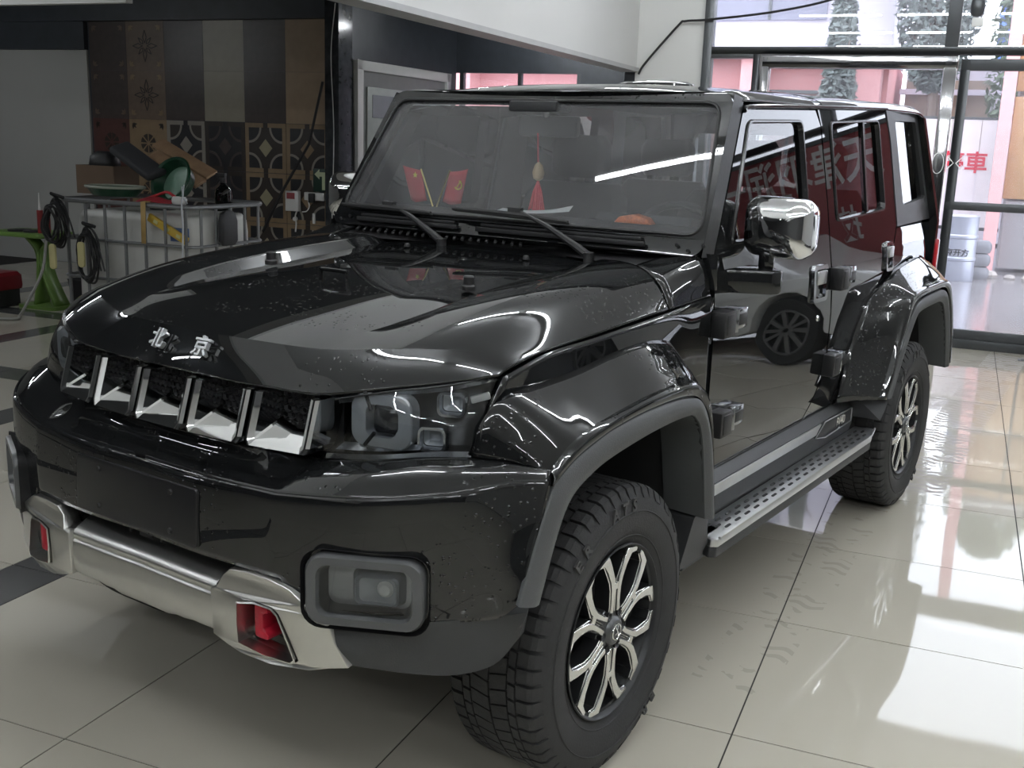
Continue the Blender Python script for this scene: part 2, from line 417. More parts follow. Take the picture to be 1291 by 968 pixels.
# white door in the recess
d2 = MB()
for a in ((-4.50, -4.44, 7.50, 7.62, 0, 2.38), (-4.50, -4.44, 9.62, 9.74, 0, 2.38), (-4.50, -4.44, 7.50, 9.74, 2.28, 2.38)): d2.merge(ibox(*a))
WDOOR = mat('white_door_frame', (.66, .66, .64), .4, var=.04)
dr = room('door_2', d2, WDOOR, bevel=.006)
room('door_panel', ibox(-4.50, -4.47, 7.62, 9.62, 0, 2.28), mat('grey_green_door', (.20, .205, .20), .4), dr)
for j0, j1 in ((7.72, 8.62), (8.70, 9.55)):
    room('door_leaf', ibox(-4.47, -4.45, j0, j1, .03, 2.12), mat('pale_door_leaf', (.42, .44, .42), .35), dr, bevel=.008)
    room('door_light', ibox(-4.452, -4.444, j0+.10, j1-.10, 1.80, 2.04), mat('dull_door_glass', (.20, .21, .22), .1), dr)
# white ceiling panel edge at the upper left
room('trim_3', ibox(-7.6, -4.36, 4.0, 4.07, 2.515, 2.98), WHITEW)

# sample tiles on the back wall (six columns)
WOODD = mat('sample_dark_walnut', (.060, .046, .042), .35, var=.25, scale=14)
WOODB = mat('sample_brown_oak', (.150, .105, .075), .4, var=.25, scale=14)
WOODR = mat('sample_red_walnut', (.085, .035, .030), .35, var=.25, scale=14)
WOODY = mat('sample_pale_oak', (.33, .235, .150), .4, var=.18, scale=10)
WOODG = mat('sample_beige_grain', (.32, .29, .23), .35, var=.10, scale=10)
WOODK = mat('sample_black_brown', (.022, .022, .025), .3, var=.3, scale=14)
WOODT = mat('sample_tan', (.235, .165, .095), .4, var=.2, scale=12)
PALEI = mat('inlay_grey', (.24, .22, .19), .4)
PALED = mat('inlay_olive', (.30, .27, .17), .4)
IRON = mat('inlay_dark_brown', (.030, .022, .018), .4)
S = .53
_sm = {}
def smesh(key, fn, m, **k):
    if key not in _sm: _sm[key] = fn().mesh('inlay', m, smooth=False)
    return _sm[key]
def flat(poly): 
    return MB().prism(poly, lambda x, z: (x, 0, z), lambda x, z: (x, -.003, z))
def geo_frame():
    q = MB()
    for p in ([(-.262, -.262), (-.262, .262), (-.215, .262), (-.215, -.262)], [(.215, -.262), (.215, .262), (.262, .262), (.262, -.262)],
              [(-.215, .215), (-.215, .262), (-.03, .262), (-.03, .215)], [(.03, .215), (.03, .262), (.215, .262), (.215, .215)],
              [(-.215, -.262), (-.215, -.215), (-.03, -.215), (-.03, -.262)], [(.03, -.262), (.03, -.215), (.215, -.215), (.215, -.262)]): q.merge(flat(p))
    return q
def geo_arcs():
    q = MB()
    for sx_, sz in ((1, 1), (-1, 1), (1, -1), (-1, -1)):
        o = [(sx_*(.215-x), sz*(.215-z)) for x, z in arc(0, 0, .165, 0, pi/2, 10)]; i = [(sx_*(.215-x), sz*(.215-z)) for x, z in arc(0, 0, .140, 0, pi/2, 10)]
        q.merge(flat(o+i[::-1]))
    return q
def geo_diamond(): return flat([(0, .095), (-.085, 0), (0, -.095), (.085, 0)])
def geo_corner():
    q = MB()
    for a, b in ((1, 1), (-1, 1), (1, -1), (-1, -1)):
        i = [(a*(.215-x), b*(.215-z)) for x, z in arc(0, 0, .140, 0, pi/2, 8)]; q.merge(flat([(a*.215, b*.215)]+i))
    return q
def rosette():
    q = MB()
    for k in range(8):
        a0 = k*pi/4+.09; a1 = (k+1)*pi/4-.09
        q.merge(flat([(.02*cos((a0+a1)/2), .02*sin((a0+a1)/2))]+[(.105*cos(a), .105*sin(a)) for a in (a0, (a0+a1)/2, a1)]))
    return q
def ornament():
    q = MB()
    for k in range(8):
        a = k*pi/4; r = .10+.035*(k % 2 == 0); L = []
        pts = [(.03*cos(a), .03*sin(a)), (r*.7*cos(a-.28), r*.7*sin(a-.28)), (r*1.25*cos(a), r*1.25*sin(a)), (r*.7*cos(a+.28), r*.7*sin(a+.28))]
        for u in range(4):
            p, n_ = Vector(pts[u]), Vector(pts[(u+1) % 4]); d = (n_-p).normalized()*.005; w = Vector((-d.y, d.x))
            q.merge(flat([tuple(p-w), tuple(n_-w), tuple(n_+w), tuple(p+w)]))
    return q
def leaf_corner():
    q = MB()
    for a, b in ((1, 1), (-1, 1), (1, -1), (-1, -1)):
        c = Vector((a*.205, b*.205))
        for k in range(3):
            an = atan2(-b, -a)+(k-1)*.9; d = Vector((cos(an), sin(an))); w = Vector((-d.y, d.x))
            q.merge(flat([tuple(c+d*.055), tuple(c+w*.016+d*.02), tuple(c-d*.02), tuple(c-w*.016+d*.02)]))
    return q
_plate = ibox(-S/2+.0012, S/2-.0012, -.008, 0, -S/2+.0012, S/2-.0012)
_pm = {}
def sample(c, r, m, inl=()):
    if m.name not in _pm: _pm[m.name] = _plate.mesh('sample_tile', m, smooth=False)
    o = link('sample_tile', _pm[m.name], back, loc=(-7.85+(c+.5)*S, JW-.001, 2.765-(r+.5)*S))
    for key, fn, im, dy in inl: link('inlay', smesh((key, im.name), fn, im), o, loc=(0, -.008-dy, 0))
    return o
GEO = lambda fr, ar, di, co: [('frame', geo_frame, fr, 0), ('corner', geo_corner, co, 0), ('arcs', geo_arcs, ar, 0), ('diamond', geo_diamond, di, 0)]
for r in range(5):
    sample(0, r, WOODD if r < 2 else WOODR, [('leaf', leaf_corner, WOODB if r < 2 else IRON, 0)]+([('ros', rosette, IRON, 0)] if r > 1 else []))
    sample(1, r, WOODB if r < 2 else WOODT, [('leaf', leaf_corner, WOODT if r < 2 else IRON, 0), ('orn', ornament, IRON, 0) if r < 2 else ('ros', rosette, IRON, 0)])
    sample(2, r, WOODD if r < 2 else WOODK, () if r < 2 else GEO(PALEI, PALEI, PALEI, IRON))
    sample(3, r, WOODG if r < 2 else WOODK, () if r < 2 else GEO(IRON, WOODD, WOODD, mat('inlay_black', (.015, .015, .018), .3)))
    sample(4, r, WOODD if r < 2 else IRON, () if r < 2 else GEO(WOODT, PALEI, PALED, WOODK))
    sample(5, r, WOODY if r < 2 else IRON, () if r < 2 else GEO(WOODT, PALEI, WOODT, WOODK))
room('pale_skirting', ibox(-7.85, -4.65, JW-.02, JW, 0, .12), GREYW, back)

# ---- glass front
fr = MB()
def fb(*a): fr.merge(ibox(*a))
J0, J1 = 7.22, 7.34
fb(-.735, -.655, J0, J1, 0, 3.7); fb(-.655, 9, J0, J1, 2.42, 2.485); fb(1.28, 1.385, J0, J1, 2.485, 3.7); fb(4.2, 4.3, J0, J1, 0, 3.7); fb(6.6, 6.7, J0, J1, 0, 3.7)
fb(-.28, -.225, J0, J1, 0, 2.42); fb(-.655, 9, J0-.02, J1, 0, .075); fb(2.55, 2.63, J0, J1, 0, 2.42); fb(-.655, -.28, J0, J1, 2.39, 2.42)
win1 = room('window_1', fr, FRAMEM, bevel=.004, fixn=True)
for a in ((-.655, 1.28, 2.485, 3.7), (1.385, 4.2, 2.485, 3.7), (4.3, 6.6, 2.485, 3.7), (6.7, 9, 2.485, 3.7), (-.655, -.28, .075, 2.42), (2.63, 4.2, .075, 2.42), (4.3, 6.6, .075, 2.42), (6.7, 9, .075, 2.42)):
    room('pane', ibox(a[0], a[1], 7.277, 7.283, a[2], a[3]), PANE, win1, smooth=False)
df = MB()
for a in ((-.205, -.135, J0-.02, J1, 0, 2.41), (-.205, 1.40, J0-.02, J1, 2.305, 2.41), (1.29, 1.395, J0-.02, J1, 0, 2.41)): df.merge(ibox(*a))
door1 = room('door_1', df, STAIN, bevel=.012, fixn=True)
room('pane', ibox(-.135, 1.29, 7.277, 7.283, .075, 2.305), PANE, door1, smooth=False)
lf = MB()
for a in ((1.425, 1.50, J0, J0+.05, .08, 2.385), (1.425, 2.55, J0, J0+.05, 2.295, 2.385), (1.425, 2.55, J0, J0+.05, 1.165, 1.235), (1.425, 2.55, J0, J0+.05, .08, .16), (2.48, 2.55, J0, J0+.05, .08, 2.385)): lf.merge(ibox(*a))
lf_ = room('door_leaf', lf, FRAMEM, door1, bevel=.004, fixn=True)
room('pane', ibox(1.50, 2.48, 7.243, 7.249, .16, 2.295), PANE, door1, smooth=False)
dc = MB()     # white push/pull decals: ring and chevrons
c0 = (1.335, 7.196)
ringp = [(c0[0]+.045*cos(2*pi*k/24), c0[1], 1.545+.085*sin(2*pi*k/24)) for k in range(24)]; dc.tube(ringp, .004, 4, closed=True)
for x, s in ((1.43, 1), (1.50, -1)):
    dc.tube([(x-.02*s, 7.214, 1.60), (x+.025*s, 7.214, 1.55), (x-.02*s, 7.214, 1.50)], .006, 4)
room('door_decal', dc, mat('white_decal', (.8, .8, .8), .5), door1)
# ================================================================ the black off-road car (front axle at the origin, nose towards -y)
PAINT = paint('black_lacquer', (0.006, 0.0065, 0.007))
PAINT_DRY = paint('black_lacquer_dry', (0.006, 0.0065, 0.007), drops=False)
SILLM = mat('dark_sill_plastic', (0.030, 0.031, 0.033), 0.5, bump=0.2, bscale=300, var=.06)
TRIM = mat('grey_textured_plastic', (0.070, 0.073, 0.075), 0.55, bump=0.25, bscale=300, var=.06)
BLACKP = mat('black_plastic', (0.012, 0.012, 0.013), 0.45, bump=0.2, bscale=250)
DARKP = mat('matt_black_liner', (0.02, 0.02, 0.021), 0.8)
HARDTOP = mat('matt_dark_hardtop', (0.030, 0.031, 0.033), 0.45, bump=0.15, bscale=400)
CHROME = mat('chrome', (0.86, 0.87, 0.88), 0.05, 1.0, var=.02)
SATIN = mat('satin_silver', (0.62, 0.62, 0.60), 0.30, 1.0, var=.05, scale=20, bump=.05, bscale=200)
BRUSHED = mat('brushed_aluminium', (0.66, 0.67, 0.68), 0.34, 1.0, var=.08, scale=30)
MACHINED = mat('machined_alloy', (0.80, 0.80, 0.78), 0.22, 1.0, var=.05)
ALLOYDK = mat('dark_alloy', (0.035, 0.036, 0.038), 0.38, 0.6)
RUBBER = mat('tyre_rubber', (0.028, 0.028, 0.029), 0.72, bump=.2, bscale=180, var=.25, scale=14)
RUBBERL = mat('tyre_lettering_rubber', (0.06, 0.06, 0.06), 0.7)
REDP = mat('red_paint', (0.42, 0.012, 0.03), 0.35)
GLASSW = hazy_pane('windscreen_glass', .075, (0.80, 0.84, 0.84), 'ShaderNodeBsdfDiffuse')  # diffuse film imitates the pale veil of the reflected ceiling
GLASSF = glass('front_door_glass', (.50, .54, .54))
GLASST = glass('tinted_side_glass', (0.12, 0.125, 0.135))
LENS = glass('lamp_lens', (0.80, 0.82, 0.84))
CAB = mat('cabin_charcoal', (0.022, 0.023, 0.025), 0.7, bump=.2, bscale=120)
SEATM = mat('seat_cloth_dark', (0.016, 0.016, 0.018), 0.75, bump=.3, bscale=150)
LINER = mat('grey_headliner', (0.10, 0.10, 0.11), 0.85)
LED = mat('lamp_silver', (0.55, 0.57, 0.6), 0.18, 0.9)
FROST = mat('frosted_lamp_ring', (0.42, 0.44, 0.46), 0.25, 0.2)

car = thing('off_road_car', 'glossy black boxy off-road car with five-slot chrome grille parked on the showroom tiles', 'car')

ZB = [.50, .58, .70, .85, 1.0, 1.15, 1.20, 1.25]
XB = [.760, .772, .784, .789, .790, .785, .780, .772]
def sx(z): return interp(z, ZB, XB) if z < 1.25 else .772-(z-1.25)*.155

# ---- hood
hx = [0, .15, .30, .42, .465, .60, .705, .777]
H = [
 [(0,-.592,1.131),(.15,-.586,1.131),(.28,-.566,1.130),(.38,-.55,1.118),(.46,-.515,1.125),(.59,-.45,1.144),(.69,-.385,1.142),(.772,-.335,1.125)],
 [(0,-.43,1.163),(.15,-.43,1.163),(.30,-.43,1.161),(.41,-.42,1.152),(.46,-.41,1.157),(.60,-.37,1.174),(.70,-.31,1.162),(.774,-.27,1.130)],
 [(0,-.28,1.187),(.15,-.28,1.187),(.30,-.28,1.185),(.42,-.28,1.174),(.462,-.28,1.187),(.60,-.25,1.207),(.70,-.20,1.187),(.776,-.17,1.137)],
 [(0,-.10,1.208),(.15,-.10,1.208),(.30,-.10,1.206),(.42,-.10,1.193),(.465,-.10,1.218),(.60,-.09,1.236),(.70,-.06,1.208),(.777,-.04,1.142)],
 [(0,.10,1.220),(.15,.10,1.220),(.30,.10,1.218),(.42,.10,1.207),(.47,.10,1.236),(.60,.10,1.253),(.70,.10,1.226),(.777,.10,1.148)],
 [(0,.30,1.234),(.15,.30,1.234),(.30,.29,1.231),(.42,.28,1.220),(.47,.28,1.250),(.60,.28,1.264),(.705,.27,1.242),(.777,.26,1.156)],
 [(0,.72,1.256),(.15,.71,1.256),(.30,.65,1.254),(.42,.60,1.246),(.47,.575,1.266),(.60,.52,1.272),(.714,.447,1.254),(.778,.425,1.163)]]
LIP = [(0,-.645,1.046),(.15,-.642,1.042),(.28,-.630,1.038),(.40,-.612,1.042),(.47,-.600,1.049),(.60,-.545,1.075),(.70,-.475,1.090),(.772,-.385,1.106)]
def sym(row): return [(-x, y, z) for x, y, z in reversed(row[1:])]+list(row)
def midrow(a, b, t, push):
    return [tuple(Vector(p).lerp(Vector(q), t)+Vector((0, -push, push*.3))) for p, q in zip(a, b)]
LIPC = [(0,-.645,1.046),(.20,-.640,1.041),(.425,-.608,1.043),(.455,-.602,1.047),(.50,-.588,1.055),(.60,-.545,1.075),(.70,-.475,1.090),(.772,-.385,1.106)]
H0 = [(0,-.590,1.132),(.14,-.584,1.132),(.285,-.562,1.130),(.38,-.530,1.126),(.46,-.500,1.133),(.60,-.440,1.148),(.70,-.375,1.146),(.776,-.325,1.124)]
LM = [tuple(Vector(p).lerp(Vector(q_), .5)+Vector((0, -(.002 if k < 3 else .006), .002))) for k, (p, q_) in enumerate(zip(LIPC, H0))]
def crease(a, b):
    (r0, c0), (r1, c1) = a, b; k0, k1 = abs(c0-7), abs(c1-7)
    if r0 == r1 == 2 and max(k0, k1) <= 6: return 1.0
    if k0 == k1 == 2 and r0 <= 1 and r1 <= 2: return 1.0
    if k0 == k1 == 3 and min(r0, r1) >= 3: return 1.0
    if k0 == k1 == 4 and min(r0, r1) >= 4: return .75
    return 0.0
cage([sym(r) for r in [LIPC, LM, H0]+H[1:]], crease, 'hood', PAINT, car, 4, .016)
for s in (-1, 1):       # rubber buffers and the pull handle
    m = MB(); m.lathe([(0, .034), (.012, .034), (.015, .030), (.015, .010), (.019, .006), (.019, -.005)], 18, lambda r, h, a: (s*.3785+r*cos(a), .02+r*sin(a), 1.217+h))
    m.build('hood_buffer', BLACKP, car)
m = MB(); m.tube(cr([(-.05,-.10,1.200),(-.05,-.10,1.232),(-.044,-.10,1.238),(.044,-.10,1.238),(.05,-.10,1.232),(.05,-.10,1.200)], 26), .006, 8)
m.build('hood_handle', PAINT_DRY, car)
for s in (-1, 1):
    m = MB(); m.lathe([(0, .010), (.008, .008), (.011, 0), (.011, -.004)], 12, lambda r, h, a: (s*.24+r*cos(a), .50+r*sin(a), 1.252+h)); m.build('washer_nozzle', BLACKP, car)
# lettering on the nose: 北京
def nose(x):
    a, b = Vector((x, interp(abs(x), [0, .15, .28], [-.645, -.642, -.630]), interp(abs(x), [0, .15, .28], [1.046, 1.042, 1.038]))), Vector((x, interp(abs(x), [0, .15, .28], [-.592, -.586, -.566]), 1.131))
    return a.lerp(b, .58)+Vector((0, -.016, .008))
for ch, s in (('北', -1), ('京', 1)):
    p = nose(.079*s)
    text_mb(ch, .054, .006, frame(p, (1, .05*s, 0), (0, .52, .85)), bold=.0010).build('nose_letter', mat('letter_silver', (.62, .63, .64), .38, .9), car, smooth=False)

# ---- grille: five chrome U frames, black mesh behind
def gy(x): return interp(abs(x), [0, .1, .2, .29, .38, .46], [-.692, -.690, -.684, -.674, -.660, -.646])
m = MB()
GW = .0915
for k in range(5):
    cx = (k-2)*.186
    c = MB()
    def P(x, z, dy=0.0):
        lean = (z-.913)*.30
        return (cx+x, gy(cx+x)+lean+dy, z)
    w, TZ = .0865, 1.036
    out = [(-w, TZ), (-w, .932), (-w+.012, .916), (w-.012, .916), (w, .932), (w, TZ)]
    f1 = .010; mid = [(-w+.022, TZ), (-w+.022, .936), (-w+.026, .931), (w-.026, .931), (w-.022, .936), (w-.022, TZ)]
    inn = [(-w+.028, TZ), (-w+.028, .972), (-w+.032, .967), (w-.032, .967), (w-.028, .972), (w-.028, TZ)]
    bev = [(-w+.005, TZ), (-w+.005, .933), (-w+.014, .920), (w-.014, .920), (w-.005, .933), (w-.005, TZ)]
    c.rows([[P(x, z, .070) for x, z in out], [P(x, z, -.012) for x, z in out], [P(x, z, -.020) for x, z in bev], [P(x, z, -.020) for x, z in [(a+(.005 if a < 0 else -.005), b) for a, b in bev]], [P(x, z, -.012) for x, z in mid], [P(x, z, .060) for x, z in inn]])
    # top end pieces of the two bars
    for sg in (-1, 1):
        c.add([P(sg*w, TZ, .070), P(sg*w, TZ, -.012), P(sg*(w-.005), TZ, -.020), P(sg*(w-.010), TZ, -.020), P(sg*(w-.022), TZ, -.012), P(sg*(w-.028), TZ, .060)], [(0, 1, 2, 3, 4, 5) if sg > 0 else (5, 4, 3, 2, 1, 0)])
    c.build('grille_frame', CHROME, car, sharp=25)
mm = MB()
for r in range(9):
    for k in range(43):
        x = -.450+k*.0210+(r % 2)*.0106; z = .925+r*.0165
        hexo = [(x+.0110*cos(a*pi/3+pi/6), z+.0095*sin(a*pi/3+pi/6)) for a in range(6)]
        hexi = [(x+.0075*cos(a*pi/3+pi/6), z+.0066*sin(a*pi/3+pi/6)) for a in range(6)]
        mm.rows([[(px, gy(px)+.085, pz) for px, pz in hexi], [(px, gy(px)+.078, pz) for px, pz in hexo]], closed=True)
g = mm.build('grille_mesh', BLACKP, car, smooth=False); g['kind'] = 'stuff'
m = MB(); m.grid([[(x, gy(x)+.10, z) for x in (-.46, -.2, 0, .2, .46)] for z in (.90, 1.06)], 17, 2); m.build('grille_backing', DARKP, car, fixn=True)

# ---- head lamps
LT = [(.480,-.596,1.036),(.60,-.548,1.064),(.70,-.478,1.081),(.764,-.378,1.098)]
LB = [(.452,-.610,.897),(.595,-.585,.916),(.712,-.537,.935),(.764,-.484,.933)]
def lampP(s, t, d=0.0):
    a = cr(LT, 25)[min(24, max(0, round(s*24)))]; b = cr(LB, 25)[min(24, max(0, round(s*24)))]
    return b.lerp(a, t)+Vector((-.25*d, d, 0))
LMID = [tuple(Vector(a).lerp(Vector(b), .5)+Vector((0.004, -.010, 0))) for a, b in zip(LT, LB)]
lens = MB(); lens.grid([LB, LMID, LT], 25, 9)
def soft_square(cx, cz, w, h, r, n=5): return [(cx+x, cz+z) for x, z in rrect(w, h, r, n)]
for sgn in (1, -1):
    fl = sgn < 0
    hb = MB(); hb.grid([[(x, y, z-.004) for x, y, z in LB], [(x-.03, y+.10, z) for x, y, z in LB], [(x-.03, y+.10, z) for x, y, z in LT], [(x, y, z+.004) for x, y, z in LT]], 17, 10, linv=True)
    lamp = hb.build('head_lamp', mat('lamp_housing', (.025, .026, .028), .25, .3), car, flipx=fl, fixn=True, solid=.004)
    lens.build('lamp_lens', LENS, lamp, flipx=fl)
    n = MB()                # inner bezel strip along the lens edge
    n.grid([[Vector(p)+Vector((0, .012, .0)) for p in LB], [Vector(p)+Vector((0, .016, .012)) for p in LB]], 17, 2)
    n.grid([[Vector(p)+Vector((0, .014, -.010)) for p in LT], [Vector(p)+Vector((0, .012, 0)) for p in LT]], 17, 2)
    n.build('lamp_bezel', LED, lamp, flipx=fl, fixn=True)
    yaw = .22
    def lp(cx, cy, cz, yw): return frame((cx, cy, cz), (cos(yw), sin(yw), 0), (0, 0, 1))     # local z faces forward (-y)
    def ring(cx, cy, cz, yw, wo, ho, wi, hi, d, gap=None):
        F = lp(cx, cy, cz, yw); q = MB()
        o = rrect(wo, ho, min(wo, ho)*.28, 6); i = rrect(wi, hi, min(wi, hi)*.25, 6)
        q.rows([[F @ Vector((x, y, -d)) for x, y in o], [F @ Vector((x, y, 0)) for x, y in o], [F @ Vector((x*.96, y*.96, .004)) for x, y in o],
                [F @ Vector((x*1.05, y*1.05, .004)) for x, y in i], [F @ Vector((x, y, -.002)) for x, y in i], [F @ Vector((x, y, -d)) for x, y in i]], closed=True)
        return q
    main = ring(.578, -.552, .997, .24, .150, .122, .072, .070, .035)
    main.build('light_ring', FROST, lamp, flipx=fl, fixn=True)
    F = lp(.590, -.548, 1.000, .24); q = MB()
    q.rows([[F @ Vector((x*k, y*k, zz)) for x, y in rrect(.066, .064, .016, 6)] for k, zz in ((1, -.02), (1, .0), (.85, .007), (.5, .011))], closed=True, cap1=True)
    q.build('projector_lens', mat('projector_glass', (.02, .022, .026), .04, coat=1.0), lamp, flipx=fl, fixn=True)
    for a, b in (((-.052, .061), (-.036, .020)), ((-.052, -.061), (-.028, -.030))):   # dark breaks in the ring
        q = MB(); A, B = F @ Vector((a[0], a[1], .006)), F @ Vector((b[0], b[1], .006)); q.cyl(A, B, .0045, n=6); q.build('ring_break', DARKP, lamp, flipx=fl)
    for (cx, cy, cz) in ((.700, -.462, 1.038), (.676, -.498, .962)):
        r_ = ring(cx, cy, cz, .42, .066, .058, .050, .042, .03); r_.build('small_light_ring', LED, lamp, flipx=fl, fixn=True)
        F2 = lp(cx, cy, cz, .42); q = MB()
        q.rows([[F2 @ Vector((x*k, y*k, zz)) for x, y in rrect(.048, .040, .010, 5)] for k, zz in ((1, -.022), (.55, -.030), (.2, -.026))], closed=True, cap1=True)
        q.build('small_reflector', FROST, lamp, flipx=fl, fixn=True)
    q = MB(); q.box((.742, -.412, 1.052), (.044, .012, .016), Matrix.Rotation(.8, 3, 'Z') @ Matrix.Rotation(-.25, 3, 'Y')); q.build('turn_signal', mat('signal_white', (.8, .8, .75), .3), lamp, flipx=fl, bevel=.003)
    q = MB(); q.grid([[(.470,-.585,.92),(.58,-.56,.93),(.66,-.52,.94)], [(.48,-.565,.935),(.585,-.545,.945),(.66,-.51,.95)]], 12, 3); q.build('lower_reflector', LED, lamp, flipx=fl, fixn=True)

# ---- front bumper
bxs = [0, .20, .40, .46, .60, .70, .80, .86, .905]
A_ = [(0,-.655,.906),(.2,-.650,.904),(.40,-.618,.898),(.46,-.600,.893),(.60,-.575,.914),(.70,-.53,.930),(.79,-.463,.928),(.86,-.425,.920),(.915,-.375,.908)]
AM = [(0,-.678,.862),(.2,-.676,.860),(.405,-.668,.857),(.455,-.668,.874),(.60,-.640,.892),(.70,-.590,.902),(.80,-.515,.910),(.866,-.448,.908),(.918,-.385,.900)]
B_ = [(0,-.752,.838),(.2,-.752,.838),(.40,-.738,.842),(.46,-.728,.843),(.60,-.687,.853),(.70,-.641,.863),(.80,-.557,.877),(.865,-.466,.894),(.920,-.395,.892)]
B2 = [(0,-.759,.831),(.2,-.760,.831),(.40,-.744,.834),(.46,-.734,.835),(.60,-.693,.845),(.70,-.646,.855),(.805,-.562,.869),(.871,-.470,.886),(.923,-.400,.885)]
C_ = [(0,-0.765,.75),(.2,-0.767,.75),(.40,-0.749,.75),(.46,-0.738,.752),(.60,-0.697,.765),(.70,-0.648,.772),(.808,-0.565,.785),(.880,-0.483,.80),(.926,-0.430,.815)]
D_ = [(0,-0.764,.668),(.2,-0.766,.666),(.40,-0.748,.662),(.46,-0.736,.66),(.60,-0.694,.660),(.70,-0.646,.660),(.80,-0.567,.662),(.875,-0.502,.69),(.928,-0.474,.73)]
E_ = [(.46,-.728,.590),(.60,-.690,.585),(.70,-.642,.588),(.80,-.560,.592),(.87,-.495,.60),(.928,-.495,.650)]
bump = MB()
bump.grid([sym(A_), sym(AM), sym(B_)], 81, 11)
E0 = [(0,-.760,.59),(.2,-.761,.588),(.40,-.743,.588)]+E_
_R = [cr(sym(r), 93) for r in (B_, B2, C_, D_, E0)]
_C = [cr([r[k] for r in _R], 25) for k in range(93)]
fogF = frame((.650, -.680, .661), (.897, .442, 0), (0, 0, 1)); _fi = fogF.inverted()
_v = [_C[k][q] for q in range(25) for k in range(93)]; _f = []
for q in range(24):
    for k in range(92):
        if q >= 18 and abs(_C[k][q].x+_C[k+1][q].x)/2 < .455: continue
        _p = (_C[k][q]+_C[k+1][q+1])/2; _p.x = abs(_p.x); _p = _fi @ _p
        if abs(_p.x) < .100 and abs(_p.y) < .054: continue      # opening for the fog lamp
        _f.append((q*93+k, q*93+k+1, (q+1)*93+k+1, (q+1)*93+k))
bump.add(_v, _f)
bump.build('front_bumper', PAINT, car, sharp=26, fixn=True, solid=.012, soff=0)
# number plate carrier with four screws
pl = MB(); pl.prism([(x, z) for x, z in rrect(.452, .140, .012, 4)], lambda x, z: (x, -.745, z+.748), lambda x, z: (x, -.7775+z*.05, z+.748))
plate = pl.build('plate_carrier', mat('satin_black_plate', (.010, .010, .011), .32), car, bevel=.003, fixn=True)
for x in (-.135, .135):
    for z in (.702, .795):
        m = MB(); m.lathe([(0, .006), (.006, .005), (.008, 0)], 10, lambda r, h, a: (x+r*cos(a), -.7765-h+(z-.748)*.05, z+r*sin(a))); m.build('plate_screw', BLACKP, plate, fixn=True)
# intake behind the lower opening
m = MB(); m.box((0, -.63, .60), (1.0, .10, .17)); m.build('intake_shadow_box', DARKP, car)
m = MB()
for x in (-.10, .02): m.box((x, -.70, .615), (.010, .04, .07))
m.box((-.04, -.705, .635), (.05, .03, .05)); m.build('radar_bracket', BLACKP, car, bevel=.004)
# fog lamps
for sgn in (1, -1):
    fl = sgn < 0
    q = MB(); o = rrect(.262, .160, .040, 6); i = rrect(.205, .112, .026, 6)
    q.rows([[fogF @ Vector((x, y, -.04)) for x, y in o], [fogF @ Vector((x, y, .012)) for x, y in o], [fogF @ Vector((x*.965, y*.95, .020)) for x, y in o],
            [fogF @ Vector((x*1.03, y*1.05, .020)) for x, y in i], [fogF @ Vector((x, y, .010)) for x, y in i], [fogF @ Vector((x*.9, y*.85, -.03)) for x, y in i]], closed=True)
    fog = q.build('fog_lamp', mat('grey_fog_bezel', (.085, .088, .09), .3), car, flipx=fl, fixn=True)
    q = MB(); q.rows([[fogF @ Vector((x*k, y*k, -.030)) for x, y in i] for k in (.95, .02)], closed=True); q.build('fog_reflector', mat('fog_reflector_grey', (.40, .41, .42), .25, .5), fog, flipx=fl, fixn=True)
    q = MB(); i2 = rrect(.098, .066, .014, 5)
    q.rows([[fogF @ Vector((.022+x*k, y*k, zz)) for x, y in i2] for k, zz in ((1.2, -.03), (1.0, -.004), (.9, -.001), (.8, -.008), (.3, -.012))], closed=True, cap1=True); q.build('fog_projector', FROST, fog, flipx=fl, fixn=True)
    q = MB(); q.lathe([(0, .012), (.012, .009), (.019, 0)], 16, lambda r, h, a: fogF @ Vector((.040+r*cos(a), .004+r*sin(a), -.010+h))); q.build('fog_bulb_lens', mat('signal_white', (.8, .8, .75), .3), fog, flipx=fl, fixn=True)
    q = MB(); q.grid([[fogF @ Vector((x, y, .006)) for x in (-.104, 0, .104)] for y in (-.058, .058)], 5, 3); q.build('fog_cover', LENS, fog, flipx=fl)
    # recess around the lamp
    q = MB(); o2 = rrect(.285, .180, .045, 6); q.rows([[fogF @ Vector((x, y, .010)) for x, y in o2], [fogF @ Vector((x*.93, y*.90, -.02)) for x, y in o2]], closed=True); q.build('fog_recess', BLACKP, car, flipx=fl, fixn=True)

# ---- grey lower valance
VT = [(.47,-.735,.565),(.555,-.712,.572),(.66,-.672,.583),(.765,-.600,.594),(.835,-.530,.597),(.895,-.425,.590)]
VM = [(.47,-.735,.52),(.58,-.712,.525),(.68,-.665,.530),(.775,-.590,.535),(.845,-.512,.545),(.892,-.435,.565)]
VB = [(.47,-.72,.478),(.60,-.690,.479),(.72,-.627,.471),(.80,-.560,.465),(.856,-.490,.480),(.884,-.440,.530)]
v = MB(); v.grid([VB, VM, VT], 31, 9)
v.grid([VT, [(x*.985, y+.035, z+.010) for x, y, z in VT]], 31, 4); v.grid([[(x*.97, y+.05, z+.01) for x, y, z in VB], VB], 31, 4)
v.rows([[VB[-1], VM[-1], VT[-1]], [(.872,-.40,.528),(.875,-.395,.56),(.875,-.385,.595)]])
both(v, 'lower_valance', mat('grey_valance', (.034, .036, .038), .42, bump=.1, bscale=300), car, sharp=30, fixn=True)

